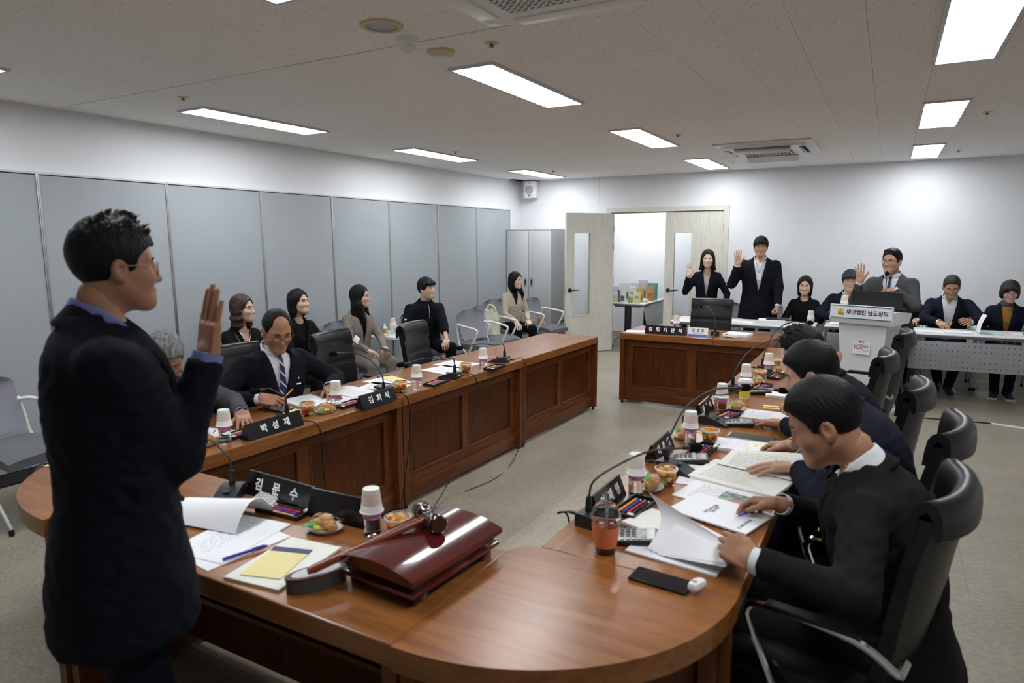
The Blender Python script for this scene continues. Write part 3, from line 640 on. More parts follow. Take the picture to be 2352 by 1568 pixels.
# ================================================================== things on the desks
def printed(name, base, ink, pitch=.0085, margin=(.16, .82), dens=.5):
    if name in MATS: return MATS[name]
    m = mat(name, base, .8); nt = m.node_tree; b = nt.nodes['Principled BSDF']; N = nt.nodes.new; L = nt.links.new
    tc = N('ShaderNodeTexCoord'); sp = N('ShaderNodeSeparateXYZ'); L(tc.outputs['Object'], sp.inputs[0]); gp = N('ShaderNodeSeparateXYZ'); L(tc.outputs['Generated'], gp.inputs[0])
    def mth(op, a, bb=None, c=None):
        n = N('ShaderNodeMath'); n.operation = op
        for i, q in enumerate((a, bb, c)):
            if q is None: continue
            if isinstance(q, (int, float)): n.inputs[i].default_value = q
            else: L(q, n.inputs[i])
        return n.outputs[0]
    row = mth('DIVIDE', sp.outputs[1], pitch); fr = mth('FRACT', row); line = mth('LESS_THAN', fr, .38); rid = mth('FLOOR', row)
    cb = N('ShaderNodeCombineXYZ'); L(mth('MULTIPLY', sp.outputs[0], 260), cb.inputs[0]); L(mth('MULTIPLY', rid, 7.3), cb.inputs[1])
    n = N('ShaderNodeTexNoise'); n.inputs['Scale'].default_value = 1; n.inputs['Detail'].default_value = 1; L(cb.outputs[0], n.inputs[0]); ch = mth('GREATER_THAN', n.outputs[0], dens)
    cb2 = N('ShaderNodeCombineXYZ'); L(mth('MULTIPLY', rid, 3.1), cb2.inputs[0]); n2 = N('ShaderNodeTexNoise'); n2.inputs['Scale'].default_value = 1; L(cb2.outputs[0], n2.inputs[0])
    end = mth('MULTIPLY_ADD', n2.outputs[0], .9, .25)
    ok = mth('MULTIPLY', mth('GREATER_THAN', gp.outputs[0], margin[0]), mth('LESS_THAN', gp.outputs[0], mth('MINIMUM', end, margin[1])))
    ok = mth('MULTIPLY', ok, mth('MULTIPLY', mth('GREATER_THAN', gp.outputs[1], .12), mth('LESS_THAN', gp.outputs[1], .88)))
    fac = mth('MULTIPLY', mth('MULTIPLY', line, ch), ok)
    mx = N('ShaderNodeMixRGB'); L(fac, mx.inputs[0]); mx.inputs[1].default_value = (*base, 1); mx.inputs[2].default_value = (*ink, 1); L(mx.outputs[0], b.inputs['Base Color']); return m
M_print = printed('printed_page', (.83, .84, .87), (.3, .3, .33)); M_print2 = printed('printed_page_loose', (.82, .83, .86), (.25, .33, .6), .012, (.2, .6), .55)
M_printc = printed('printed_cream_page', (.78, .78, .72), (.36, .36, .34), .007, (.1, .9), .45)
def flat(M, x, y, z=TOP): return M
def sheets(label, x, y, rz, w=.21, h=.297, n=1, m=None, cat='papers', z=TOP+.0006, group=None, name='document', tilt=None):
    """a stack of n sheets/booklet lying flat; first sheet carries the print"""
    t = thing(name, label, cat, (x, y, z), rz, group); th = max(.0012, n*.0018)
    MB().box(-w/2, w/2, -h/2, h/2, 0, th*.9).build('page_block', M_paper if m is not M_printc else M_cream, t, smooth=False)
    MB().box(-w/2+.0005, w/2-.0005, -h/2+.0005, h/2-.0005, th*.9, th).build('top_page', m or M_print, t, smooth=False)
    if tilt: t.rotation_euler = (tilt[0], tilt[1], rz)
    return t

# cup upside down on a water bottle
M_water = mat('water_bottle_plastic', (.93, .96, .98), .04, trans=1, ior=1.33); M_pink = mat('bottle_label_pink', (.66, .22, .50), .45, noise=.3, nscale=60)
M_pinkl = mat('bottle_label_pale', (.72, .66, .78), .45, noise=.2, nscale=90)
M_cup = mat('paper_cup', (.80, .79, .75), .7)
def cup_pattern():
    m = mat('cup_pattern', (.78, .66, .56), .7); nt = m.node_tree; b = nt.nodes['Principled BSDF']; tc = nt.nodes.new('ShaderNodeTexCoord'); mp = nt.nodes.new('ShaderNodeMapping'); mp.inputs['Scale'].default_value = (180, 180, 120)
    nt.links.new(tc.outputs['Object'], mp.inputs[0]); v = nt.nodes.new('ShaderNodeTexChecker'); v.inputs['Scale'].default_value = 1; v.inputs[1].default_value = (.78, .74, .69, 1); v.inputs[2].default_value = (.80, .60, .47, 1)
    nt.links.new(mp.outputs[0], v.inputs[0]); nt.links.new(v.outputs[0], b.inputs['Base Color']); return m
M_cupp = cup_pattern()
def make_bottle():
    t = thing('water_bottle', 'x', 'bottle')
    prof = [(.024, 0), (.028, .004), (.0285, .018), (.026, .024), (.0285, .03), (.0285, .04), (.0265, .046), (.0285, .052), (.0285, .09), (.026, .105), (.018, .122), (.0115, .13), (.0115, .14)]
    MB().lathe(prof, 20).build('bottle_body', M_water, t, angle=60)
    MB().lathe([(.029, .062), (.029, .076)], 20, caps=False).build('label_band', M_pink, t); MB().lathe([(.029, .076), (.029, .096)], 20, caps=False).build('label_upper', M_pinkl, t)
    MB().lathe([(.0135, .138), (.0135, .152), (.012, .153)], 14).build('cap', M_white, t); return t
def make_cup():
    t = thing('paper_cup', 'x', 'cup')
    MB().lathe([(.0375, .0), (.0395, .0005), (.0398, .004), (.037, .0055), (.036, .007), (.0335, .027), (.0333, .0272)], 24, caps=False).build('rim', M_cup, t, angle=50)
    MB().lathe([(.0334, .027), (.0288, .066)], 24, caps=False).build('pattern_band', M_cupp, t); MB().lathe([(.0288, .066), (.0275, .079), (.0262, .080), (.0255, .078), (.001, .0775)], 24, caps=False).build('cup_base', M_cup, t, angle=40); return t
# fruit cup
def make_fruit():
    t = thing('fruit_cup', 'x', 'fruit cup')
    MB().lathe([(.030, 0), (.0305, .002), (.0405, .062), (.043, .064)], 22, caps=False).add([], []).build('cup_wall', M_glass, t, angle=60); MB().lathe([(.001, .001), (.030, .001)], 22, caps=False).build('cup_bottom', M_glass, t)
    MB().lathe([(.043, .062), (.045, .064), (.045, .069), (.040, .071), (.036, .076), (.001, .0775)], 22, caps=False).build('lid', M_glass, t, angle=60)
    MB().lathe([(.0405, .0625), (.0452, .0625), (.0452, .0695), (.0405, .0695)], 22, caps=False).build('lid_rim', M_white, t)
    ms = [mat('orange_fruit', (.85, .33, .03), .35), mat('green_melon', (.50, .58, .18), .4), mat('red_tomato', (.58, .03, .03), .25), mat('pale_melon', (.72, .66, .34), .4)]
    rnd = random.Random(3)
    for k, (x, y, z, i, r) in enumerate([(0, .016, .012, 2, .012), (.014, -.008, .012, 1, .013), (-.015, -.006, .012, 2, .012), (.0, -.002, .028, 1, .013), (.02, .012, .032, 3, .013), (-.02, .012, .032, 1, .013), (.004, -.02, .034, 2, .012), (-.012, -.016, .046, 0, .014), (.016, -.006, .05, 0, .015), (-.004, .016, .05, 0, .016), (-.022, .0, .054, 3, .012), (.02, .018, .054, 0, .012)]):
        if i == 2: MB().ball((x, y, z), r).build('cherry_tomato', ms[i], t)
        else: MB().box(-r, r, -r*.8, r*.8, -r*.7, r*.7, b=.005, M=T(x, y, z, rnd.random()*3, rnd.random(), rnd.random())).build('fruit_chunk', ms[i], t)
    return t
# snack plate
def make_snack():
    t = thing('snack_plate', 'x', 'snack plate')
    Sx = Matrix.Diagonal((1.25, .9, 1, 1))
    MB().lathe([(.001, .004), (.038, .004), (.05, .014), (.052, .015), (.039, .001), (.001, 0)], 24, M=Sx, caps=False).build('plate', M_white, t, angle=60)
    mb = [mat('bun_brown', (.48, .22, .07), .5, noise=.35, nscale=60), mat('bun_tan', (.62, .38, .16), .55, noise=.3, nscale=70)]
    for k, (x, y, z, rx, ry, rz, i) in enumerate([(.012, .004, .022, .03, .021, .017, 0), (-.022, .012, .022, .024, .02, .016, 1), (.034, -.012, .020, .022, .016, .013, 0), (.004, .012, .038, .024, .018, .013, 1)]): MB().ball((x, y, z), (rx, ry, rz), 14, 10).build('pastry', mb[i], t)
    for k, (x, y, z, c, rz) in enumerate([(-.034, -.018, .022, (.10, .42, .10), .5), (-.012, -.026, .022, (.62, .66, .05), -.3), (-.044, .004, .024, (.25, .55, .30), 1.2)]):
        m = mat('candy_wrap_%d' % k, c, .25)
        MB().ball((0, 0, 0), (.017, .009, .007), 10, 6, M=T(x, y, z, rz)).add([(-.016, 0, 0), (-.03, .009, .003), (-.03, -.009, -.002), (.016, 0, 0), (.03, .009, -.002), (.03, -.009, .003)], [(0, 1, 2), (3, 5, 4)], M=T(x, y, z, rz)).build('candy', m, t)
    rnd = random.Random(5); f = MB()
    film = lambda u, v: (1.25*.044*(2*u-1), .9*.044*(2*v-1), .03+.03*max(0, 1-((2*u-1)**2+(2*v-1)**2)*.75)+rnd.uniform(-.004, .004))
    f.grid(film, 9, 9); f.add([(.035, .02, .04), (.075, .035, .055), (.062, .015, .052), (.04, -.01, .035), (.078, -.01, .046), (.05, .0, .04)], [(0, 1, 2), (3, 4, 5)])
    f.build('plastic_wrap', mat('wrap_film', (1, 1, 1), .08, trans=1, ior=1.12, spec=.8), t, smooth=False); return t
# pen tray
PENC = [('pen_orange', (.85, .36, .04)), ('pen_blue', (.06, .05, .42)), ('pen_red', (.60, .03, .04)), ('pen_black', (.02, .02, .02))]
def make_tray():
    t = thing('pen_tray', 'x', 'pen tray')
    b = MB().box(-.045, .045, -.10, .10, 0, .003)
    for a in ((-.045, -.041, -.10, .10), (.041, .045, -.10, .10), (-.041, .041, -.10, -.096), (-.041, .041, .096, .10)): b.box(*a, .003, .016)
    b.build('tray', M_black, t)
    for k, (n_, c) in enumerate(PENC):
        x = -.028+.017*k; m = mat(n_, c, .35)
        p = MB().tube([(x, -.07, .0085), (x+.002, .06, .0085)], .0045, 8).build('pen', m, t); MB().tube([(x+.002, .06, .0085), (x+.0022, .076, .0085)], [.0045, .0012], 8).build('pen_tip', M_cream, p)
    MB().box(.014, .036, -.09, -.074, .004, .016, b=.002).build('eraser', M_white, t); return t
# calculator
M_calc = mat('calculator_grey', (.30, .31, .33), .35, metal=.3); M_lcd = mat('lcd', (.20, .23, .20), .2); M_key = mat('key_light', (.55, .56, .57), .5); M_keyd = mat('key_dark', (.10, .10, .11), .5)
def make_calc(kd=True):
    t = thing('calculator', 'x', 'calculator'); R = T(0, 0, .004, rx=.09)
    MB().box(-.05, .05, -.075, .075, 0, .016, b=.005, M=R).build('case', M_black if kd else M_offwhite, t); MB().box(-.046, .046, -.07, .07, .0155, .018, b=.001, M=R).build('face_plate', M_calc if kd else M_white, t)
    MB().box(-.038, .038, .036, .062, .018, .0195, M=R).build('display', M_lcd, t, smooth=False)
    k1 = MB(); k2 = MB()
    for r in range(5):
        for c in range(5):
            x = -.036+.018*c; y = -.06+.0185*r; (k2 if c < 4 and r < 4 else k1).box(x-.007, x+.007, y-.0065, y+.0065, .018, .022, b=.0015, M=R)
    a = k1.build('function_keys', M_key, t); a['kind'] = 'stuff'; a = k2.build('number_keys', M_keyd if kd else M_key, t); a['kind'] = 'stuff'; return t
def letters(txt, size, parent, M, pitch):
    ch = txt.split(' ')
    for i, q in enumerate(ch): text('letter', q, size, M_wtext, parent, M @ T((i-(len(ch)-1)/2)*pitch) @ FRONT, bold=.0013)
# name plate: triangular prism, text on the face that looks to -y
def name_plate(label, txt, L, loc, rz, hgt=.078, back=None, dep=.07, size=.044, space=1.45):
    t = thing('name_plate', label, 'name plate', loc, rz)
    p = [(-dep/2, 0), (dep/2, 0), (.004, hgt), (-.004, hgt)]; n = 4
    v = [(-L/2, y, z) for y, z in p]+[(L/2, y, z) for y, z in p]
    MB().add(v, [(3, 2, 1, 0), (4, 5, 6, 7)]+[(i, (i+1) % n, n+(i+1) % n, n+i) for i in range(n)]).build('plate_body', mat('plate_gloss', (.008, .008, .009), .18), t, smooth=False)
    a = math.atan2(dep/2-.004, hgt)
    if txt: letters(txt, size, t, T(0, -(dep/2+.004)/2-.0006, hgt/2, rx=-a), size*space*1.12)
    if back: letters(back, size, t, T(0, (dep/2+.004)/2+.0006, hgt/2, rz=PI, rx=-a), size*space*1.12)
    return t
# gooseneck microphone: base with sloped nose towards +y
def microphone(label, loc, rz, head, group='desk microphones', cable=None):
    """head: world position of the foam head"""
    t = thing('microphone', label, 'microphone', loc, rz, group)
    b = MB(); pr = [(-.05, 0), (-.05, .045), (-.01, .046), (.05, .03), (.10, .009), (.105, 0)]; n = len(pr); W = .042
    v = [(-W, y, z) for y, z in pr]+[(W, y, z) for y, z in pr]
    b.add(v, [tuple(range(n)), tuple(range(2*n-1, n-1, -1))]+[(i, n+i, n+(i+1) % n, (i+1) % n) for i in range(n)]).build('base', mat('mic_base', (.02, .021, .023), .4), t, angle=25)
    MB().box(-.012, .012, .035, .05, .0315, .0375, M=T(0, 0, .004, rx=-.0)).build('talk_button', M_dark, t)
    MB().lathe([(.011, .044), (.0125, .05), (.0105, .09), (.008, .1)], 14, M=T(0, -.02, 0)).build('neck_socket', M_black, t)
    h = Vector(head)-Vector(loc); h.rotate(Matrix.Rotation(-rz, 3, 'Z')); d = Vector((h.x, h.y+.02, 0)); o = Vector((0, -.02, .1)); top = max(h.z+.0, .16)
    P = curve([o, o+Vector((0, 0, .05))+d*.04, o*1+d*.22+Vector((0, 0, (top-.1)*.78)), o+d*.55+Vector((0, 0, top-.1+.012)), h-(d.normalized()*.045 if d.length > .01 else Vector((0, 0, .045)))+Vector((0, 0, .004))], 8)
    MB().tube(P, .0042, 8).build('gooseneck', M_dark, t)
    ax = (h-P[-1]).normalized(); q = ax.to_track_quat('Z', 'Y').to_matrix().to_4x4(); Mh = Matrix.Translation(P[-1]) @ q
    MB().lathe([(.006, -.01), (.0085, .004), (.0085, .02)], 12, M=Mh).build('capsule', M_black, t); MB().lathe([(.0088, .012), (.0088, .0165)], 12, M=Mh).build('ring_lamp', mat('mic_ring', (.25, .02, .02), .4), t)
    MB().lathe([(.009, .016), (.0165, .026), (.018, .045), (.0165, .06), (.010, .071), (.002, .075)], 16, M=Mh).build('foam', M_blackmatte, t)
    MB().tube([(.0, -.05, .025), (0, -.068, .025)], .0075, 10).build('plug', mat('plug_yellow', (.62, .75, .05), .4), t)
    MB().tube([(0, -.066, .025), (0, -.10, .024)], [.007, .005], 10).build('plug_sleeve', M_black, t)
    if cable:
        q = [Vector((0, -.098, .024))]+[Matrix.Rotation(-rz, 3, 'Z') @ (Vector(c)-Vector(loc)) for c in cable]
        MB().tube(curve(q, 8), .0035, 6).build('cable', M_black, t)
    return t

Z = TOP+.0008
BOT, CUP, FRU, SNK, TRY, CLC, CLW = make_bottle(), make_cup(), make_fruit(), make_snack(), make_tray(), make_calc(), make_calc(False)
U = {k: [] for k in 'bcfstlw'}
seat = {'h': 'at the standing man\'s place', 'l1': 'at the grey haired man\'s place', 'l2': 'at the striped tie man\'s place', 'l3': 'at the first empty seat of the left row', 'l4': 'at the last place laid on the left row',
        'r1': 'before the man holding the open document', 'r2': 'before the man with the gold ring', 'r3': 'before the man with the phone', 'r4': 'beside the yellow coffee cup on the right row', 'r5': 'at the last place laid on the right row', 'c': 'on the far desk by the name card'}
def bottle(k, x, y):
    put(BOT, U['b'], (x, y, Z), random.random()*6, 'small water bottle with pink label '+seat[k], 'water bottles'); put(CUP, U['c'], (x, y, Z+.0825), random.random()*6, 'upturned patterned paper cup '+seat[k], 'paper cups')
def fruit(k, x, y): put(FRU, U['f'], (x, y, Z), random.random()*6, 'clear lidded cup of cut fruit '+seat[k], 'fruit cups')
def snack(k, x, y, r): put(SNK, U['s'], (x, y, Z), r, 'white dish of wrapped pastries and sweets '+seat[k], 'snack plates')
def tray(k, x, y, r): put(TRY, U['t'], (x, y, Z), r, 'black tray of pens and an eraser '+seat[k], 'pen trays')
def calc(k, x, y, r): put(CLC, U['l'], (x, y, Z), r, 'dark desk calculator '+seat[k], 'calculators')
for k, x, y in [('h', -1.435, 1.607), ('l1', -2.764, 2.066), ('l2', -2.765, 2.826), ('l3', -2.66, 3.46), ('l4', -2.64, 4.26), ('r1', -.787, 2.372), ('r2', -.769, 3.111), ('r3', -.772, 3.813), ('r4', -.765, 4.50), ('r5', -.70, 5.02), ('c', -1.955, 7.12)]: bottle(k, x, y)
for k, x, y in [('h', -1.352, 1.638), ('l1', -2.80, 1.885), ('l2', -2.79, 2.625), ('l3', -2.69, 3.33), ('l4', -2.68, 4.08), ('r1', -.715, 2.53), ('r2', -.69, 3.17), ('r3', -.80, 3.90), ('r4', -.725, 4.83), ('r5', -.70, 5.35)]: fruit(k, x, y)
for k, x, y, r in [('h', -1.60, 1.553, .3), ('l1', -2.80, 1.99, 1.5), ('l2', -2.745, 2.72, 1.4), ('l3', -2.75, 3.37, 1.7), ('l4', -2.745, 4.17, 1.6), ('r1', -.75, 2.455, -1.3), ('r2', -.83, 3.20, -1.2), ('r3', -.70, 3.885, -1.5), ('r4', -.715, 4.67, -1.4), ('r5', -.655, 5.12, -1.6)]: snack(k, x, y, r)
for k, x, y, r in [('h', -1.84, 1.60, 1.62), ('l1', -2.80, 2.20, 0.05), ('l2', -2.75, 2.92, .0), ('l3', -2.645, 3.66, .05), ('l4', -2.58, 4.33, .05), ('r1', -.745, 2.235, -.12), ('r2', -.685, 3.03, -.1), ('r3', -.715, 3.725, -.2), ('r4', -.675, 4.57, -.15), ('r5', -.64, 4.99, -.1)]: tray(k, x, y, r)
for k, x, y, r in [('l2', -3.02, 2.62, 1.7), ('l3', -2.83, 3.36, 1.65), ('r1', -.655, 1.985, -1.25), ('r2', -.70, 2.86, -1.3), ('r3', -.63, 3.565, -1.35), ('r4', -.665, 4.39, -1.3)]: calc(k, x, y, r)
put(CLW, U['w'], (-1.985, 1.66, Z), .35, 'white desk calculator leaning by the head name plate', 'calculators')
put(CLW, U['w'], (-1.33, 6.87, Z), 1.5, 'small white device lying before the paper stack on the far desk', 'calculators')

# microphones
def floor_cable(x, y, z0, pts): return [(x, y, z0)]+pts
microphone('gooseneck microphone on the head desk with a red lamp', (-2.13, 1.60, Z), -2.6, (-2.33, 1.62, .945))
for lab, x, y, hd, cb in [('gooseneck microphone behind the nearest left name plate', -2.79, 2.46, (-2.90, 2.37, .935), [(-2.60, 2.52, .74), (-2.59, 2.53, .5), (-2.57, 2.55, .05)]),
                      ('gooseneck microphone behind the second left name plate', -2.71, 3.16, (-3.02, 3.08, 1.02), [(-2.55, 3.22, .75), (-2.545, 3.22, .5), (-2.54, 3.1, .02)]),
                      ('gooseneck microphone before the first empty left seat', -2.65, 3.86, (-2.80, 3.47, .905), [(-2.54, 3.98, .76), (-2.52, 4.0, .55), (-2.50, 3.75, .25), (-2.47, 3.35, .01), (-2.50, 3.2, .008)]),
                      ('gooseneck microphone farthest along the left row', -2.66, 4.585, (-2.79, 4.17, .92), [(-2.53, 4.70, .77), (-2.50, 4.72, .55), (-2.47, 4.6, .2), (-2.45, 4.35, .01), (-2.40, 4.0, .008), (-2.45, 3.7, .008)])]:
    microphone(lab, (x, y, Z), PI/2+.1, hd, cable=cb)
for lab, x, y, hd in [('gooseneck microphone reaching over the first right name plate', -.82, 2.03, (-.571, 2.39, .97)), ('gooseneck microphone reaching up from the second right name plate', -.745, 2.70, (-.525, 3.10, 1.06)),
                      ('gooseneck microphone bent level over the yellow cup', -.77, 3.53, (-.444, 3.773, .92)), ('gooseneck microphone behind the yellow coffee cup', -.80, 4.36, (-.455, 4.85, 1.06)), ('gooseneck microphone farthest along the right row', -.74, 5.15, (-.486, 5.48, 1.1))]:
    microphone(lab, (x, y, Z), -PI/2-.15, hd, cable=[(x-.14, y+.01, TOP+.012), (-.925, y+.03, TOP-.02), (-.93, y+.05, .4), (-.93, y+.05, .02)])
microphone('slim gooseneck microphone on the far desk', (-1.50, 6.93, Z), .2, (-1.706, 7.19, 1.02), cable=[(-1.47, 6.70, TOP+.01), (-1.47, 6.665, .6), (-1.53, 6.655, .3), (-1.60, 6.66, .01)])

# name plates
name_plate('black triangular name plate nearest the standing man on the left row', '박 성 재', .345, (-2.695, 2.30, TOP+.0005), PI/2-.028)
name_plate('black triangular name plate farther along the left row', '김 회 식', .30, (-2.625, 3.02, TOP+.0005), PI/2-.028)
name_plate('black triangular name plate nearest the iced drink on the right row', '이 재 영', .26, (-.85, 2.22, TOP+.0005), -PI/2, back='이 재 영')
name_plate('black triangular name plate second along the right row', '이 정 해', .26, (-.85, 2.89, TOP+.0005), -PI/2, back='이 정 해')
name_plate('black triangular name plate third along the right row', '최 미 숙', .26, (-.85, 3.72, TOP+.0005), -PI/2, back='최 미 숙')
name_plate('long black name plate with white letters on the far desk', '집 행 기 관 석', .43, (-1.975, 6.80, TOP+.0005), 0, size=.048, hgt=.085, space=1.45)
t = thing('name_card', 'white and blue paper name card on the far desk', 'name card', (-1.645, 6.82, TOP+.0005), .02)
MB().add([(-.10, -.03, 0), (.10, -.03, 0), (.10, -.001, .085), (-.10, -.001, .085), (-.10, .03, 0), (.10, .03, 0), (.10, .001, .085), (-.10, .001, .085)], [(0, 1, 2, 3), (5, 4, 7, 6), (3, 2, 6, 7), (0, 4, 5, 1), (0, 3, 7, 4), (1, 5, 6, 2)]).build('card', M_paper, t, smooth=False)
MB().add([(-.10, -.0308, 0), (.10, -.0308, 0), (.10, -.0247, .018), (-.10, -.0247, .018)], [(0, 1, 2, 3)]).build('blue_band', mat('card_blue', (.06, .16, .50), .5), t, smooth=False)
text('card_lettering', '김 경 호', .036, M_btext, t, T(0, -.0118, .056, rx=-.33) @ FRONT, bold=.0006, space=1.1); text('card_lettering', '(재)남도장터 대표이사', .0125, M_ink, t, T(0, -.0205, .031, rx=-.33) @ FRONT)
# head desk plates: one lettered, one blank glossy overlapping it
def plate(label, x0, y0, x1, y1, hgt, txt, lean):
    L = math.hypot(x1-x0, y1-y0); t = thing('name_plate', label, 'name plate', ((x0+x1)/2, (y0+y1)/2, TOP+.0005), math.atan2(y1-y0, x1-x0))
    p = [(-.02, 0), (.05, 0), (lean+.004, hgt), (lean-.004, hgt)]; n = 4; v = [(-L/2, y, z) for y, z in p]+[(L/2, y, z) for y, z in p]
    MB().add(v, [(3, 2, 1, 0), (4, 5, 6, 7)]+[(i, (i+1) % n, n+(i+1) % n, n+i) for i in range(n)]).build('plate_body', mat('plate_gloss', (.008, .008, .009), .18), t, smooth=False)
    if txt: letters(txt, .048, t, T(-.012, (lean-.004-.02)/2-.0008, hgt/2, rx=-math.atan2(lean+.016, hgt)), .098)
plate('black name plate with three letters on the head desk', -2.115, 1.672, -1.755, 1.655, .088, '김 문 수', .012)
plate('blank glossy black plate standing on the head desk', -1.745, 1.632, -1.47, 1.645, .095, None, .012)

# papers on the left row
def lp(lab, x, y, r, **k): return sheets(lab, x, y, r, **k)
lp('white printed sheets before the grey haired man', -2.95, 2.10, .2+PI/2, n=2, m=M_print); lp('second white sheet under the grey haired man\'s hand', -3.02, 1.95, .1+PI/2, n=1, m=M_print2)
lp('white printed booklet before the man with the striped tie', -3.03, 2.86, 1.35, n=4, m=M_print); lp('loose printed sheet beside the bottle at the tie man\'s place', -2.86, 3.02, 1.7, n=1, m=M_print2)
lp('open white booklet before the first empty left seat', -2.99, 3.18, 1.45, n=5, m=M_print); lp('white printed sheet beside the calculator on the left row', -2.90, 3.42, 1.75, n=1, m=M_print, w=.2); lp('white sheet beneath the yellow pad on the left row', -2.98, 3.55, 1.4, n=1, m=M_print2)
lp('two wide white sheets before the last left seat', -2.87, 4.10, 1.35, n=1, m=M_print, w=.26, h=.30); lp('upper white sheet at the last left seat', -2.93, 4.33, 1.5, n=1, m=M_print2, w=.25)
def pad(label, x, y, rz, w=.10, h=.21):
    t = thing('note_pad', label, 'note pad', (x, y, Z), rz); MB().box(-w/2, w/2, -h/2, h/2, 0, .006).build('yellow_sheets', M_yellow, t, smooth=False); MB().box(-w/2, w/2, h/2, h/2+.035, 0, .0065).build('navy_binding', M_navyp, t, smooth=False); return t
pad('yellow note pad under the calculator of the man with the tie', -3.0, 2.63, 1.6).location.z = Z; pad('yellow note pad at the first empty left seat', -3.0, 3.63, 1.2); pad('yellow note pad before the man with the phone', -.53, 4.03, -1.4, w=.08, h=.1); pad('yellow note pad at the fourth right seat', -.52, 4.5, -1.2, w=.08, h=.1)
tag(MB().box(-.002, .002, -.075, .075, 0, .004).build('red_pencil', mat('pen_red', (.6, .03, .04)), None, (-2.90, 2.70, Z), 1.2), 'thin red pencil beside the calculator on the left row', 'pencil')
# papers on the head desk
sheets('printed sheets on the head desk under the blue pen', -1.83, 1.365, .12, w=.23, h=.31, n=2, m=M_print2); sheets('larger sheet beneath the printed sheets on the head desk', -1.79, 1.335, -.12, w=.22, h=.29, n=1, m=M_print, z=TOP+.0002)
sheets('cream booklet under the yellow note on the head desk', -1.535, 1.325, .12, w=.20, h=.285, n=4, m=printed('printed_cream_cover', (.78, .78, .72), (.4, .4, .38), .012, (.3, .7), .6))
t = thing('note_pad', 'yellow note with navy edge on the head desk booklet', 'note pad', (-1.545, 1.30, TOP+.009), .30); MB().box(-.065, .065, -.085, .07, 0, .002).build('yellow_sheet', M_yellow, t, smooth=False); MB().box(-.065, .065, .07, .10, 0, .0022).build('navy_edge', M_navyp, t, smooth=False)
t = thing('pen', 'blue pen lying on the printed sheets of the head desk', 'pen', (-1.685, 1.305, TOP+.010), 1.25); mbl = mat('pen_blue', (.06, .05, .42), .35)
MB().tube([(-.07, 0, 0), (.045, 0, 0)], .005, 10).build('barrel', mbl, t); MB().tube([(.045, 0, 0), (.068, 0, 0)], [.0055, .003], 10).build('cap', mbl, t); MB().box(.02, .06, -.001, .001, .005, .007).build('clip', mbl, t)
t = thing('folded_page', 'white page curling up over the papers before the standing man', 'papers', (-1.99, 1.455, TOP+.004), .15)
MB().grid(lambda u, v: (-.19+.34*u, -.10+.19*v, .004+.085*math.sin(PI*v)**.8*(.45+.55*u)), 10, 10).build('page', M_paper, t)
tag(MB().box(-.07, .07, -.05, .05, 0, .004).build('envelope', mat('kraft', (.62, .54, .36), .7), None, (-3.10, 1.51, Z), .3), 'small tan envelope on the left corner desk', 'envelope')
# papers on the right row
t = thing('open_document', 'white document with leaves lifted by the man in the right foreground', 'document', (-.50, 1.93, TOP+.008), 0)
def leaf(p00, p10, p01, p11, bulge, m):
    q = [Vector(p) for p in (p00, p10, p01, p11)]
    def fn(u, v): a = q[0].lerp(q[1], u); b = q[2].lerp(q[3], u); c = a.lerp(b, v); return tuple(c+Vector(bulge)*math.sin(PI*v)*(1-.4*u))
    return MB().grid(fn, 10, 12).build('leaf', m, t)
leaf((-.10, .00, .0), (.15, -.05, .035), (-.135, .11, .145), (.13, .03, .065), (.035, .03, .0), M_paper); leaf((-.08, -.01, .0), (.15, -.055, .03), (-.03, .12, .085), (.14, .08, .05), (.02, .0, .02), M_paper); leaf((-.06, -.02, .0), (.15, -.06, .028), (.0, .16, .012), (.22, .12, .012), (0, 0, .02), M_print)
sheets('white report with a small chart on the front right corner', -.505, 1.985, -.10, w=.29, h=.21, n=3, m=M_print)
sheets('white booklet lying near the calculator of the right row', -.60, 2.13, -.35, w=.24, h=.17, n=5, m=printed('printed_cream_cover', (.78, .78, .72), (.4, .4, .38)))
t = sheets('white report cover with small centred title on the right row', -.46, 2.33, -.28, w=.30, h=.22, n=3, m=M_paper, z=TOP+.007)
text('cover_lettering', '2025년도\n행정사무감사', .016, M_ink, t, T(-.03, .0, .0057, rz=-1.57), space=1.1); text('cover_lettering', '전라남도의회', .014, M_ink, t, T(.11, -.03, .0057, rz=-1.57)); MB().box(.105, .118, -.088, -.075, .0054, .0058).build('gold_emblem', mat('gold_print', (.7, .45, .08), .5), t, smooth=False)
t = sheets('white report with a garden photograph before the ringed hand', -.50, 2.50, -.2, w=.29, h=.21, n=2, m=M_print)
MB().box(.0, .12, -.08, .06, .0036, .0042).build('printed_photo', mat('photo_print', (.20, .26, .22), .4, noise=.9, nscale=35), t, smooth=False); MB().box(.06, .1, -.06, .0, .0042, .0045).build('photo_person', mat('photo_pink', (.62, .18, .26), .5, noise=.4, nscale=80), t, smooth=False)
sheets('cream open ledger under the ringed hand', -.46, 2.74, -.22, w=.36, h=.27, n=6, m=M_printc, z=TOP+.002); sheets('white loose sheet under the cream ledger', -.60, 2.70, .1, w=.2, h=.26, n=1, m=M_print, z=TOP+.0003)
t = thing('folded_page', 'cream ledger leaf rising beside the ringed hand', 'papers', (-.42, 2.80, TOP+.014), -.22)
MB().grid(lambda u, v: (-.17+.34*u, .0+.16*v, .004+.075*v**1.5*(.3+.7*u)), 10, 8).build('page', M_printc, t)
t = sheets('highlighted printed notes before the ringed man', -.54, 3.17, .05, w=.24, h=.17, n=8, m=M_print2)
for (x, y) in ((.03, -.05), (.06, .02), (.09, -.03), (.10, .05)): MB().box(-.005, .005, -.025, .025, 0, .0005).build('highlight_mark', mat('highlighter', (.80, .85, .05), .6), t, (x, y, .0146))
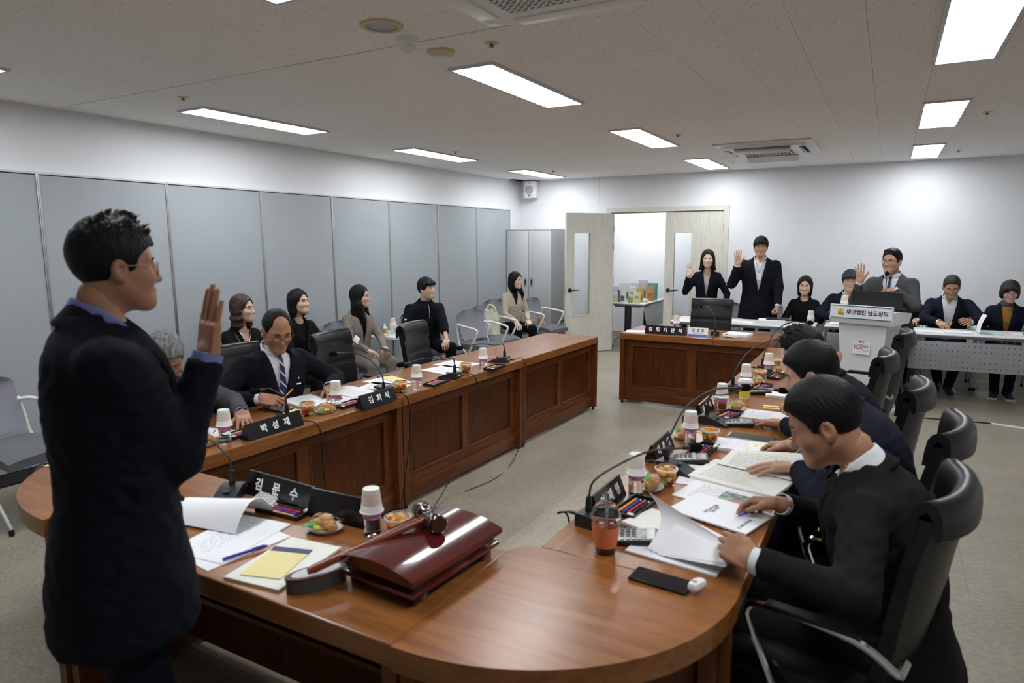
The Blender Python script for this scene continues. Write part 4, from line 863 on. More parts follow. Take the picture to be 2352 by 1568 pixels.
t = thing('notebook', 'dark olive notebook behind the highlighted notes', 'notebook', (-.525, 3.335, Z), -.05); MB().box(-.105, .105, -.05, .05, 0, .012, b=.002).build('cover', mat('notebook_olive', (.045, .045, .035), .6), t); MB().box(-.103, .10, -.052, .048, .002, .010).build('pages', M_cream, t)
pad('yellow note pad under the dark notebook', -.54, 3.36, -1.57, w=.07, h=.2).location.z = TOP+.0001
sheets('white paper stack before the man with the phone', -.545, 3.83, .0, w=.22, h=.2, n=3, m=M_print); sheets('small white booklet stack at the fourth right seat', -.535, 4.41, .1, w=.17, h=.2, n=8, m=M_paper)
tag(MB().tube([(-.06, 0, 0), (.05, 0, 0), (.065, 0, 0)], [.0036, .0036, .0008], 8).build('pencil', mat('pencil_yellow', (.80, .45, .04), .4), None, (-.52, 4.015, TOP+.011), .1), 'yellow pencil beside the phone man\'s note pad', 'pencil')
def phone(label, x, y, rz, L=.155, W=.075, m=None):
    t = thing('smartphone', label, 'smartphone', (x, y, Z), rz); MB().box(-L/2, L/2, -W/2, W/2, 0, .0085, b=.003).build('case', M_black, t); MB().box(-L/2+.004, L/2-.004, -W/2+.004, W/2-.004, .0085, .009).build('screen', m or mat('phone_glass', (.01, .01, .012), .06), t, smooth=False); return t
phone('black smartphone lying at the front right corner', -.505, 1.765, -.08, .17, .08); phone('smartphone touched by the man of the right row', -.47, 3.67, .03, m=mat('phone_glass_grey', (.05, .065, .075), .12))
t = thing('earbud_case', 'white earbud case on the front smartphone', 'earbud case', (-.40, 1.755, TOP+.0098), 1.2)
MB().box(-.03, .03, -.016, .016, 0, .028, b=.012).build('case_body', M_white, t); MB().ball((-.012, -.0, .03), (.007, .007, .007)).build('hinge_bud', M_white, t); 
t = thing('earbud_case', 'white earbud case beside the phone man\'s hand', 'earbud case', (-.40, 3.60, Z), .3); MB().box(-.03, .03, -.016, .016, 0, .028, b=.012).build('case_body', M_white, t)
# drinks
t = thing('iced_drink', 'clear plastic cup of iced coffee with orange sleeve', 'drink', (-.712, 1.862, Z))
MB().lathe([(.030, 0), (.0315, .003), (.0455, .118), (.0475, .119), (.0475, .123), (.045, .123), (.044, .118), (.0300, .005)], 28, caps=False).build('cup', M_glass, t, angle=60)
MB().lathe([(.001, .004), (.0298, .004), (.0375, .070), (.001, .070)], 28, caps=False).build('coffee', mat('coffee', (.05, .018, .010), .1), t, angle=60)
MB().lathe([(.0345, .025), (.0428, .092), (.0436, .092), (.0353, .025)], 28, caps=False).build('sleeve', mat('orange_sleeve', (.72, .21, .09), .75), t)
MB().lathe([(.0475, .123), (.044, .131), (.041, .14), (.034, .153), (.020, .162), (.010, .164)], 28, caps=False).build('dome_lid', M_glass, t, angle=60)
MB().tube([(.006, 0, .05), (-.004, .006, .19)], .0035, 8).build('straw', mat('straw', (.5, .5, .52), .3, trans=.6), t)
t = thing('coffee_cup', 'white lidded coffee cup with yellow sleeve on the right row', 'cup', (-.717, 4.20, Z))
MB().lathe([(.029, 0), (.0405, .105), (.0425, .106)], 24).build('cup', M_cup, t, angle=50); MB().lathe([(.0312, .012), (.0362, .06)], 24, caps=False).build('sleeve', mat('yellow_sleeve', (.80, .66, .03), .6), t, angle=50)
MB().lathe([(.0435, .103), (.0445, .108), (.0435, .112), (.039, .114), (.038, .122), (.036, .124), (.001, .123)], 24).build('lid', M_white, t)
# far desk
sheets('white sheet at the left end of the far desk', -2.30, 6.86, .3, n=1, w=.24, h=.18, m=M_print2); sheets('thick white paper stack on the far desk', -1.29, 7.02, -.1, w=.24, h=.22, n=14, m=M_paper)
tag(MB().tube(curve([(-2.06, 7.1, TOP+.02), (-2.05, 7.12, TOP+.03), (-2.03, 7.1, TOP+.02)], 4), .02, 8).build('snack', mat('bun_tan', (.62, .38, .16)), None), 'small wrapped snack beside the far desk bottle', 'snack')

# ---- gavel set
t = thing('sounding_block', 'glossy dark red wooden gavel block on short feet', 'gavel block', (-1.15, 1.505, TOP), -.08)
M_lac = mat('red_lacquer', (.085, .008, .008), .12, coat=.8, noise=.25, nscale=12); M_lacd = mat('dark_lacquer', (.03, .006, .006), .2, coat=.5)
def arch(u, v): x = (u*2-1); return (x*.145, -.205+.41*v, .085+.024*(1-x*x))
b = MB().grid(arch, 16, 2).grid(lambda u, v: (arch(1-u, v)[0], arch(1-u, v)[1], .07), 16, 2)
for q in (0, 1): b.grid(lambda u, v, q=q: (arch(u if not q else 1-u, q)[0], arch(u, q)[1], .07+(arch(u if not q else 1-u, q)[2]-.07)*v), 16, 1)
b.add([(-.145, -.205, .07), (-.145, .205, .07), (-.145, .205, .085), (-.145, -.205, .085), (.145, -.205, .07), (.145, .205, .07), (.145, .205, .085), (.145, -.205, .085)], [(0, 3, 2, 1), (4, 5, 6, 7)]); b.build('arched_top', M_lac, t, angle=40)
MB().box(-.13, .13, -.185, .185, .045, .07, b=.006).build('middle_board', M_lacd, t); MB().box(-.14, .14, -.2, .2, .030, .045, b=.006).build('lower_board', M_lac, t)
for sx in (-.1, .1):
    for sy in (-.15, .15): MB().box(sx-.025, sx+.025, sy-.025, sy+.025, 0, .030, b=.004).build('foot', M_lacd, t)
hd = Vector((-1.165, 1.56, TOP+.137)); en = Vector((-1.345, 1.235, TOP+.062))
t = thing('gavel', 'dark wooden gavel with long reddish handle resting on the block', 'gavel', hd)
M_gav = mat('gavel_dark', (.045, .012, .010), .15, coat=.7); M_han = mat('gavel_handle', (.24, .05, .015), .25, coat=.4)
gz = (en-hd).cross(Vector((0, 0, 1))).normalized(); GM = gz.to_track_quat('Z', 'Y').to_matrix().to_4x4()
MB().lathe([(.001, -.075), (.024, -.075), (.028, -.07), (.028, -.05), (.024, -.047), (.027, -.042), (.027, -.03), (.021, -.022), (.021, .022), (.027, .03), (.027, .042), (.024, .047), (.028, .05), (.028, .07), (.024, .075), (.001, .075)], 22, M=GM).build('head', M_gav, t, angle=40)
dd = (en-hd); MB().tube([dd*.04, dd*.1, dd*.3, dd*.6, dd*.95, dd], [.011, .0115, .0125, .0105, .0125, .008], 12).build('handle', M_han, t)
t = thing('gavel_rest', 'grey leather-sided boat shaped rest under the gavel handle', 'gavel rest', (-1.352, 1.275, TOP), 1.05)
def boat(s0, s1, z0, z1, m, nm):
    P = [(s1*.085*math.cos(a)*(1 if abs(math.cos(a)) < .9 else 1), s1*.034*math.sin(a)) for a in [2*PI*k/20 for k in range(20)]]; MB().prism([(x*s0, y*s0) for x, y in P], z0, z1).build(nm, m, t, angle=50)
boat(1, 1, 0, .045, mat('rest_grey', (.07, .065, .06), .7, bump=.3, bscale=400), 'rest_body'); boat(1, 1.04, .040, .046, mat('rest_brown', (.10, .045, .025), .5), 'rest_rim'); boat(.82, 1, .0455, .0465, mat('rest_lining', (.62, .60, .66), .8), 'lining')

# ---- cups and papers on the back tables, bags
ZT = .7408
for lab, x, y, sc in [('upside down paper cup on the lectern', -.36, 7.46, 1), ('patterned paper cup stacked on the white cup beside the seated woman', -.735, 8.33, 1)]: dup(CUP, (x, y, 1.0875 if 'lectern' in lab else ZT+.096), 0, lab, 'paper cups')
dup(CUP, (-4.88, 5.93, .6855+.096), 0, 'patterned paper cup on the stacked cups of the side table', 'paper cups')
def takeaway(label, x, y, z, m): 
    t = thing('coffee_cup', label, 'cup', (x, y, z)); MB().lathe([(.028, 0), (.0385, .09), (.040, .095)], 20).build('cup', M_cup, t, angle=50); MB().lathe([(.0312, .022), (.0372, .07)], 20, caps=False).build('sleeve', m, t, angle=50); MB().lathe([(.041, .088), (.0415, .094), (.036, .0955), (.001, .0955)], 20).build('lid', M_white, t)
M_teal = mat('teal_sleeve', (.09, .42, .36), .6); takeaway('white cup with teal sleeve nearest on the side table', -4.70, 5.80, .6858, M_teal); takeaway('white cup with teal sleeve behind on the side table', -4.76, 5.90, .6858, M_teal); takeaway('plain white cup under the patterned cup on the side table', -4.88, 5.93, .6858, M_cup); takeaway('white paper cup beside the seated woman in black', -.735, 8.33, ZT, M_cup)
dup(BOT, (-4.80, 6.06, .6862), 1, 'water bottle with blue cap on the side table', 'water bottles')
t = thing('tea_bottle', 'clear bottle with yellow label on the side table', 'bottle', (-4.80, 5.70, .6862)); MB().lathe([(.028, 0), (.03, .01), (.03, .10), (.015, .135), (.013, .15)], 18).build('bottle_body', M_water, t, angle=60); MB().lathe([(.0305, .03), (.0305, .08)], 18, caps=False).build('label_band', mat('yellow_label2', (.75, .55, .05), .5), t)
t = thing('tumbler', 'clear iced drink with orange sleeve beside the woman in beige', 'drink', (-4.58, 8.72, .48)); MB().lathe([(.032, 0), (.044, .11), (.04, .14), (.02, .16)], 18).build('cup', M_glass, t, angle=60); MB().lathe([(.0345, .01), (.0435, .10)], 18, caps=False).build('sleeve', mat('orange_sleeve2', (.75, .22, .08), .7), t); t.location = (-4.48, 8.86, .478)
def back_papers(lab, x, y, r, n, **k): return sheets(lab, x, y, r, n=n, z=ZT, **k)
back_papers('thick binder stack with yellow tabs before the tall standing man', -1.16, 8.36, .1, 26, w=.30, h=.24, m=M_paper); back_papers('thin white sheets left of the binder stack', -1.50, 8.36, -.2, 3, w=.28, h=.2, m=M_print2); back_papers('white sheets with small marks before the seated woman', -.90, 8.36, .1, 1, w=.26, h=.2, m=M_print2)
t = thing('ring_binder', 'black ring binder lying on the paper stack', 'binder', (-1.10, 8.42, ZT+.048), .15); MB().box(-.13, .13, -.10, .10, 0, .012, b=.003).build('cover', M_black, t); MB().box(.125, .135, -.09, .06, -.03, .012).build('yellow_tab', mat('tab_yellow', (.75, .72, .08), .5), t)
back_papers('papers the young man behind the lectern writes on', -.42, 8.60, 0, 12, w=.26, h=.22, m=M_print)
back_papers('white sheets near the lectern on the right table', .44, 8.42, .1, 2, w=.26, h=.22, m=M_print2); back_papers('open booklet before the writing man', .69, 8.45, .05, 6, w=.26, h=.21, m=M_print); back_papers('pale blue folder beside the writing man', .98, 8.47, .1, 3, w=.2, h=.17, m=mat('pale_blue_card', (.45, .66, .70), .7)); back_papers('white booklet before the woman in mustard', 1.33, 8.50, .0, 6, w=.30, h=.2, m=M_print)
t = thing('raised_page', 'white page held upright by the writing man', 'papers', (.855, 8.47, ZT+.012), .1)
MB().grid(lambda u, v: (.015+.05*v*v+.0, -.09+.18*u, .19*v), 4, 8).build('page', M_paper, t)
tag(MB().tube([(-.05, 0, 0), (.05, 0, 0)], .005, 8).build('pen', M_black, None, (1.30, 8.46, ZT+.018), -.4), 'black pen on the booklet before the woman in mustard', 'pen')
back_papers('book stack at the left end of the witness table', -1.83, 8.42, .1, 22, w=.17, h=.22, m=M_paper)
tag(MB().ball((0, 0, 0), (.05, .03, .014)).build('snack', mat('bun_tan', (.62, .38, .16)), None, (-.80, 8.27, ZT+.012)), 'tan snack before the white cup of the seated woman', 'snack')
# bag on the chair, backpack on the floor
t = thing('tote_bag', 'crumpled cream fabric bag hanging on the mesh chair', 'bag', (-4.60, 7.62, .475), .3)
rnd = random.Random(9); b = MB()
def bag(u, v):
    a = 2*PI*u; k = 1+.10*math.sin(5*a+7*v)+.06*math.sin(11*a+3); w = .13*(1-.35*v); return (w*k*math.cos(a), .085*(1-.3*v)*k*math.sin(a), .005+.33*v+.02*math.sin(3*a+v*4)*v)
b.grid(bag, 28, 14).add([bag(u/12, 1) for u in range(12)], [tuple(range(12))]); b.build('bag_body', mat('cream_fabric', (.60, .58, .47), .85, noise=.2, nscale=9), t, angle=80)
MB().tube(curve([(-.05, 0, .32), (-.02, .0, .40), (.05, .0, .38), (.07, .0, .30)], 6), .012, 8).build('strap', mat('cream_strap', (.66, .63, .50), .8), t); MB().tube(curve([(0, -.03, .33), (.03, -.05, .38), (.08, -.04, .31)], 6), .008, 6).build('scarf', mat('olive_scarf', (.35, .33, .10), .8), t)
t = thing('backpack', 'olive brown bag on the floor behind the left desks', 'bag', (-4.40, 6.45, 0), .4)
MB().box(-.16, .16, -.24, .24, 0, .24, b=.07).build('bag_body', mat('olive_brown', (.20, .14, .05), .8, noise=.25, nscale=14), t, angle=80); MB().tube(curve([(-.1, -.1, .23), (0, 0, .31), (.1, .1, .23)], 6), .014, 8).build('handle', mat('brown_strap', (.10, .05, .03), .7), t); MB().box(-.12, .12, -.18, .18, .22, .255, b=.02).build('flap', mat('olive_light', (.30, .22, .09), .8), t)

# ---- product packages in the corridor
PK = [('box', 'pale green gift box at the left of the corridor table', -3.93, 10.22, .10, .10, .14, (.50, .56, .36)), ('box', 'second pale green gift box on the corridor table', -3.82, 10.20, .10, .10, .145, (.52, .58, .38)), ('pouch', 'lilac pouch standing behind the green boxes', -3.88, 10.36, .15, .05, .24, (.55, .48, .72)),
      ('pouch', 'white pouch with dark print on the corridor table', -3.66, 10.16, .11, .05, .22, (.74, .76, .80)), ('pouch', 'dark pouch beside the white pouch', -3.74, 10.27, .10, .05, .19, (.06, .07, .05)), ('pouch', 'clear wrapped white pouch at the back of the corridor table', -3.74, 10.48, .20, .06, .29, (.70, .72, .68)),
      ('box', 'white carton behind the packages', -3.62, 10.60, .14, .08, .30, (.66, .64, .66)), ('pouch', 'grey lilac carton leaning at the back', -3.52, 10.72, .16, .06, .33, (.60, .57, .60)), ('box', 'white framed carton on the corridor table', -3.58, 10.38, .11, .07, .24, (.72, .71, .72)), ('bottle', 'small glass bottle with green base on the corridor table', -3.53, 10.14, .035, .035, .13, (.30, .42, .16)),
      ('box', 'pale yellow box at the table edge in the corridor', -3.43, 10.16, .11, .06, .165, (.72, .70, .36)), ('pouch', 'mustard pouch behind the pale yellow box', -3.45, 10.38, .11, .05, .22, (.50, .40, .10)), ('box', 'teal box at the back of the corridor table', -3.40, 10.86, .16, .05, .28, (.06, .38, .36)),
      ('pouch', 'kraft paper pouch with orange window', -3.36, 10.62, .14, .05, .26, (.58, .36, .18)), ('jar', 'small white jar near the table end', -3.36, 10.36, .045, .045, .06, (.75, .73, .70))]
for kind, lab, x, y, wx, wy, hh, c in PK:
    t = thing('product_'+kind, lab, 'package', (x, y, ZT), random.uniform(-.1, .3), 'products in the corridor'); m = mat('pk_%d_%d' % (int(x*-1000), int(y*100)), c, .45)
    if kind == 'box': MB().box(-wx/2, wx/2, -wy/2, wy/2, 0, hh, b=.003).build('carton', m, t); MB().box(-wx*.3, wx*.3, -wy/2-.0008, -wy/2, hh*.45, hh*.7).build('print_patch', mat('pk_print', (.35, .36, .30), .6), t, smooth=False)
    elif kind == 'pouch':
        f = lambda u, v, s, wx=wx, wy=wy, hh=hh: ((u-.5)*wx, s*wy/2*(1-v)**.6*math.sin(PI*min(max(u, .001), .999))**.5, hh*v)
        MB().grid(lambda u, v: f(u, v, -1), 8, 8).grid(lambda u, v: f(1-u, v, 1), 8, 8).build('bag', m, t); MB().box(-wx*.28, wx*.28, -wy/2-.001, -wy/2+.012, hh*.15, hh*.5).build('print_patch', mat('pk_orange' if 'kraft' in lab else 'pk_dark', (.55, .20, .03) if 'kraft' in lab else (.14, .13, .13), .5, noise=.5, nscale=40), t, smooth=False)
    else: MB().lathe([(wx*.9, 0), (wx, .01), (wx, hh*.7), (wx*.5, hh*.85), (wx*.5, hh)], 16).build('container', m, t); MB().lathe([(wx*.55, hh*.9), (wx*.55, hh*1.06)], 14).build('lid', M_white, t)
# ================================================================== people (implicit surfaces -> one continuous mesh each)
f4 = np.float32
def surf(fn, lo, hi, h):
    ax = [np.arange(lo[i], hi[i]+h, h, dtype=f4) for i in range(3)]; n = [len(a) for a in ax]
    P = np.stack(np.meshgrid(*ax, indexing='ij'), -1).reshape(-1, 3); v = fn(P).reshape(n).astype(f4); s = v < 0
    c = np.zeros([k-1 for k in n], np.int8); offs = [(a, b, d) for a in (0, 1) for b in (0, 1) for d in (0, 1)]
    for a, b, d in offs: c += s[a:n[0]-1+a, b:n[1]-1+b, d:n[2]-1+d]
    cell = (c > 0) & (c < 8); I, J, K = np.nonzero(cell); idx = -np.ones(cell.shape, np.int32); idx[I, J, K] = np.arange(len(I))
    cv = {o: v[I+o[0], J+o[1], K+o[2]] for o in offs}; acc = np.zeros((len(I), 3), f4); cnt = np.zeros(len(I), f4)
    for o in offs:
        for k in range(3):
            if o[k] == 0:
                q = list(o); q[k] = 1; q = tuple(q); a, b = cv[o], cv[q]; m = (a < 0) != (b < 0); den = np.where(m, a-b, 1); t = np.where(m, a/den, 0)
                p = np.tile(np.array(o, f4), (len(I), 1)); p[:, k] = t; acc += p*m[:, None]; cnt += m
    V = np.stack([ax[0][I], ax[1][J], ax[2][K]], -1)+acc/np.maximum(cnt, 1)[:, None]*h
    F = []
    for k in range(3):
        a = [slice(None)]*3; b = [slice(None)]*3; a[k] = slice(0, -1); b[k] = slice(1, None); s0, s1 = s[tuple(a)], s[tuple(b)]; m = s0 != s1
        u, w = [(1, 2), (2, 0), (0, 1)][k]; E_ = np.array(np.nonzero(m)).T; ok = (E_[:, u] > 0) & (E_[:, w] > 0) & (E_[:, u] < n[u]-1) & (E_[:, w] < n[w]-1); E_ = E_[ok]
        def at(du, dw): q = E_.copy(); q[:, u] -= du; q[:, w] -= dw; return idx[q[:, 0], q[:, 1], q[:, 2]]
        Q = np.stack([at(1, 1), at(0, 1), at(0, 0), at(1, 0)], -1); fl = ~s0[tuple(E_.T)]; Q[fl] = Q[fl][:, ::-1]; F.append(Q)
    return V, np.concatenate(F)
def smin(a, b, k): h = np.clip(.5+.5*(b-a)/k, 0, 1); return b*(1-h)+a*h-k*h*(1-h)
def smax(a, b, k): return -smin(-a, -b, k)
def rc(P, a, b, ra, rb):
    a = np.array(a, f4); b = np.array(b, f4); ba = b-a; q = P-a; t = np.clip(q@ba/max(float(ba@ba), 1e-9), 0, 1); return np.sqrt(((q-t[:, None]*ba)**2).sum(1))-(ra+(rb-ra)*t)
def ell(P, c, r):
    q = P-np.array(c, f4); r = np.array(r, f4); k0 = np.sqrt(((q/r)**2).sum(1)); k1 = np.sqrt(((q/(r*r))**2).sum(1)); return k0*(k0-1)/np.maximum(k1, 1e-6)
def sph(P, c, r): return np.sqrt(((P-np.array(c, f4))**2).sum(1))-r
def mesh_np(name, V, F, m, parent, smooth=True):
    me = bpy.data.meshes.new(name); me.from_pydata(V.tolist(), [], F.tolist()); me.materials.append(m)
    if smooth: me.polygons.foreach_set('use_smooth', [True]*len(me.polygons))
    me.update(); return link(name, me, parent)
def xf(V, M): A = np.array(M, dtype=np.float64); return V@A[:3, :3].T+A[:3, 3]

# ---- head (faces +y, origin between the ears at eye height)
def head_sdf(P, fem):
    A = P.copy(); A[:, 0] = np.abs(A[:, 0]); j = .93 if fem else 1.0
    d = ell(A, (0, -.012, .032), (.076, .094, .089)); d = smin(d, ell(A, (0, .028, -.042), (.061*j, .062, .078*j)), .045)
    d = smin(d, rc(A, (.050*j, .002, -.052), (.014, .066, -.098*j), .017, .018), .03); d = smin(d, sph(A, (0, .071, -.096*j), .019), .03)
    d = smin(d, sph(A, (.041, .056, -.024), .021), .03); d = smin(d, rc(A, (.006, .077, .026), (.044, .064, .024), .009, .009), .018)
    d = smax(d, -sph(A, (.032, .093, .006), .0165), .016); d = smin(d, ell(A, (.0315, .0615, .0035), (.0185, .0145, .012)), .006)
    d = smin(d, rc(A, (0, .078, .014), (0, .100, -.030), .0075, .0105), .012); d = smin(d, sph(A, (0, .1015, -.033), .0095), .008); d = smin(d, sph(A, (.0115, .092, -.036), .0075), .007)
    d = smin(d, ell(A, (0, .083, -.0635), (.022, .0125, .0055)), .008); d = smin(d, ell(A, (0, .081, -.073), (.018, .012, .006)), .008); d = smax(d, -rc(A, (0, .098, -.0685), (.02, .090, -.0685), .0022, .0018), .004)
    e = ell(A, (.079, -.010, -.006), (.012, .019, .033)); e = smax(e, -ell(A, (.090, -.004, -.002), (.009, .011, .018)), .006); e = smin(e, sph(A, (.076, -.002, -.034), .008), .01); d = smin(d, e, .008)
    d = smin(d, rc(A, (0, -.030, -.055), (0, -.042, -.125), .053*j, .052*j), .03); return smax(d, -(P[:, 2]+.135), .01)
HEADS = {k: surf(lambda P, k=k: head_sdf(P, k), (-.108, -.125, -.15), (.108, .13, .14), .0036) for k in (False, True)}

# ---- hair
def strands(P, f=26, a=.0022):
    th = np.arctan2(P[:, 0], P[:, 1]+.03); return a*np.sin(th*f+4*np.sin(P[:, 2]*55))+.6*a*np.sin(th*f*2.3+P[:, 2]*90)
def line(P, ys, zs): return P[:, 2]-np.interp(P[:, 1], ys, zs).astype(f4)
HY = [-.12, -.05, -.032, -.018, .010, .016, .032, .042, .056, .072, .11]
def hair_sdf(style, P):
    x, y, z = P.T; ax = np.abs(x); A = P.copy(); A[:, 0] = ax
    if style in ('short', 'messy', 'neat', 'crop'):
        t = {'short': .015, 'messy': .016, 'neat': .014, 'crop': .010}[style]
        d = ell(P, (0, -.014, .034+t*.3), (.079+.007, .097+t*.75, .091+t)); fr = {'short': (.050, .070, .078), 'messy': (.045, .058, .06), 'neat': (.062, .084, .09), 'crop': (.058, .076, .08)}[style]
        if style == 'neat': d = smin(d, rc(P, (-.04, .05, .10), (.045, .04, .112), .012, .014), .03)
        d = d-strands(P, 44 if style == 'messy' else 34, .0016*np.clip(.35+(z-.02)/.08, .35, 1.6) if style == 'messy' else .0011)
        if style == 'messy':
            R = np.random.RandomState(4)
            for k in range(90):
                a = R.uniform(-2.6, 2.6); e = R.uniform(.45, 1.45); n = np.array([math.sin(a)*math.cos(e), math.cos(a)*math.cos(e), math.sin(e)]); c = np.array([0, -.014, .040])+n*np.array([.080, .102, .102]); g = c+n*.004+np.array([R.uniform(-.015, .015), R.uniform(-.004, .022), .014]); d = smin(d, rc(P, c, g, .0065, .0022), .005)
        k = line(P, HY, [-.078, -.078, -.04, .014, .014, -.014, -.012, .028, *fr]); return smax(d, -k, .006)
    if style == 'receding':
        d = ell(P, (0, -.016, .036), (.083, .100, .095))-strands(P, 34, .0012); k = line(P, HY, [-.078, -.078, -.04, .014, .014, -.012, -.005, .045, .088, .118, .13]); return smax(d, -smin(k, ell(P, (0, .085, .085), (.058, .074, .060)), .01), .006)
    if style == 'bowl':
        d = ell(P, (0, -.012, .040), (.092, .108, .108)); d = smin(d, rc(P, (-.05, .075, .06), (.05, .075, .055), .022, .022), .03)-strands(P, 20, .0028); k = line(P, HY, [-.075, -.075, -.04, -.005, -.008, -.016, -.006, .012, .028, .036, .040]); return smax(d, -k, .006)
    if style == 'bob':
        d = ell(P, (0, -.012, .030), (.096, .108, .112)); d = smin(d, ell(A, (.070, -.01, -.035), (.026, .055, .055)), .03); d = smin(d, rc(P, (-.045, .078, .062), (.05, .074, .06), .018, .018), .03)-strands(P, 24, .002)
        face = ell(P, (0, .105, -.035), (.066, .07, .085)); d = smax(d, -face, .01); return smax(d, -(z+.08+.03*np.clip(y/.05, -1, 0)), .01)
    # long styles: cap + parted curtain + fall
    d = ell(P, (0, -.014, .036), (.090, .106, .103))
    if style == 'shoulder': d = smin(d, ell(A, (.072, -.012, -.075), (.032, .05, .095)), .04); d = smin(d, ell(P, (0, -.07, -.08), (.075, .04, .10)), .04); R = rc(A, (.085, .005, -.11), (.115, .012, -.15), .020, .008); d = smin(d, R, .02)
    elif style == 'wavy': d = smin(d, ell(A, (.075, -.012, -.08), (.036, .054, .105)), .04); d = smin(d, ell(P, (0, -.065, -.09), (.08, .045, .115)), .04); d = d-.006*np.sin(z*95+x*30)*np.clip(-z/.05, 0, 1)
    elif style == 'tied': d = smin(d, ell(A, (.070, -.025, -.055), (.022, .045, .085)), .04); d = smin(d, ell(P, (0, -.07, -.06), (.07, .045, .10)), .04)
    elif style == 'long': d = smin(d, ell(A, (.070, -.02, -.09), (.034, .055, .14)), .04); d = smin(d, ell(P, (0, -.06, -.16), (.095, .045, .19)), .05); d = smin(d, rc(A, (.080, .02, -.08), (.085, .055, -.26), .028, .020), .04)
    elif style == 'sidelong': d = smin(d, ell(A, (.068, -.02, -.06), (.030, .052, .085)), .04); d = smin(d, ell(P, (0, -.06, -.06), (.08, .045, .085)), .05); d = smin(d, rc(P, (-.075, .02, -.06), (-.062, .075, -.20), .03, .034), .04); d = smin(d, rc(P, (-.062, .075, -.20), (-.055, .085, -.32), .034, .010), .03)
    d = d-strands(P, 26, .002); d = d+.006*np.exp(-((x-.014)/.005)**2)*np.clip((z-.05)/.03, 0, 1)*np.clip((y+.06)/.04, 0, 1); face = ell(P, (0, .108, -.020), (.077, .088, .108)); d = smax(d, -face, .010); d = smax(d, -ell(P, (0, .078, -.040), (.105, .072, .068)), .012); d = smax(d, -(rc(A, (0, .085, -.11), (0, .085, -.4), .052, .056)), .01)
    return d
_hair = {}
def hair_mesh(style):
    if style not in _hair:
        low = {'long': -.38, 'sidelong': -.35, 'wavy': -.21, 'shoulder': -.19, 'tied': -.17}.get(style, -.13); _hair[style] = surf(lambda P: hair_sdf(style, P), (-.16, -.15, low), (.16, .15, .185), .0046)
    return _hair[style]

# ---- hands (wrist at origin, fingers +y, palm -z, right hand: thumb at -x)
def hand_mesh(kind):
    B = {'open': [(.02, .03, .02)]*4, 'oath': [(.05, .06, .04)]*4, 'flat': [(.12, .18, .1), (.1, .16, .1), (.12, .18, .1), (.16, .2, .1)], 'curl': [(.55, .75, .4), (.65, .85, .5), (.75, .9, .5), (.8, .9, .5)], 'pen': [(.55, .6, .35), (.7, .9, .5), (.95, 1.1, .6), (1.05, 1.2, .6)], 'fist': [(1.25, 1.4, .8)]*4, 'pinch': [(.75, .75, .45), (.85, .9, .5), (.95, 1.0, .6), (1.0, 1.05, .6)], 'point': [(.55, .2, .1), (1.0, 1.2, .7), (1.1, 1.3, .7), (1.1, 1.3, .7)]}[kind]
    base = [(-.029, .086, .0), (-.0095, .091, .002), (.0105, .087, .001), (.029, .078, -.002)]; ln = [(.042, .026, .021), (.046, .030, .022), (.042, .028, .022), (.033, .021, .019)]
    spread = {'oath': (.03, .0, -.02, -.06), 'open': (.10, .02, -.05, -.16), 'flat': (.18, .05, -.07, -.22)}.get(kind, (.05, .02, -.02, -.05)); segs = []
    for i in range(4):
        p = np.array(base[i]); a = 0
        for j in range(3):
            a += B[i][j]; d = np.array([-math.sin(spread[i])*math.cos(a), math.cos(spread[i])*math.cos(a), -math.sin(a)]); q = p+d*ln[i][j]; r0 = (.0092, .0086, .0078)[j]-(.0008 if i == 3 else 0); segs.append((p, q, r0, r0-.0008)); p = q
    th = {'oath': [(-.022, .022, -.006), (-.043, .052, -.012), (-.055, .080, -.014), (-.058, .104, -.012)], 'open': [(-.022, .022, -.006), (-.047, .052, -.010), (-.066, .080, -.008), (-.076, .104, -.006)], 'flat': [(-.022, .022, -.008), (-.044, .048, -.014), (-.060, .076, -.016), (-.066, .10, -.016)]}.get(kind, [(-.022, .022, -.010), (-.040, .048, -.024), (-.044, .076, -.036), (-.034, .100, -.040)])
    def fn(P):
        q = np.abs(P-np.array((.0, .047, -.001), f4))-np.array((.029, .036, .006), f4); d = np.sqrt((np.maximum(q, 0)**2).sum(1))+np.minimum(q.max(1), 0)-.0085; d = smin(d, rc(P, (0, -.012, 0), (0, .012, 0), .0245, .024), .02); d = smin(d, rc(P, th[0], th[1], .015, .0115), .012)
        d = smin(d, rc(P, th[1], th[2], .011, .0095), .006); d = smin(d, rc(P, th[2], th[3], .0095, .0075), .005); k = None
        for p, q, r0, r1 in segs: e = rc(P, p, q, r0, r1); d = smin(d, e, .0055) if p[1] in [b[1] for b in base] and abs(p[2]) < .003 else np.minimum(d, e)
        return d
    return surf(fn, (-.10, -.08, -.12), (.06, .21, .035), .0033)
_hands = {}
def get_hand(kind, left):
    if kind not in _hands: _hands[kind] = hand_mesh(kind)
    V, F = _hands[kind]
    if left: V = V*np.array([-1, 1, 1], f4); F = F[:, ::-1]
    return V, F
def frame(d, n):
    """matrix with y = finger direction, -z = palm normal"""
    d = Vector(d).normalized(); z = -Vector(n); z = (z-d*z.dot(d)).normalized(); x = d.cross(z); return Matrix(((x.x, d.x, z.x, 0), (x.y, d.y, z.y, 0), (x.z, d.z, z.z, 0), (0, 0, 0, 1)))
shoe_me = None
def shoe_mesh():
    global shoe_me
    if shoe_me is None:
        V, F = surf(lambda P: smax(smin(rc(P, (0, -.055, .045), (0, .14, .028), .040, .036), rc(P, (0, -.045, .06), (0, -.045, .10), .038, .04), .03), -(P[:, 2]-.004), .004), (-.07, -.12, -.01), (.07, .2, .15), .007); shoe_me = (V, F)
    return shoe_me

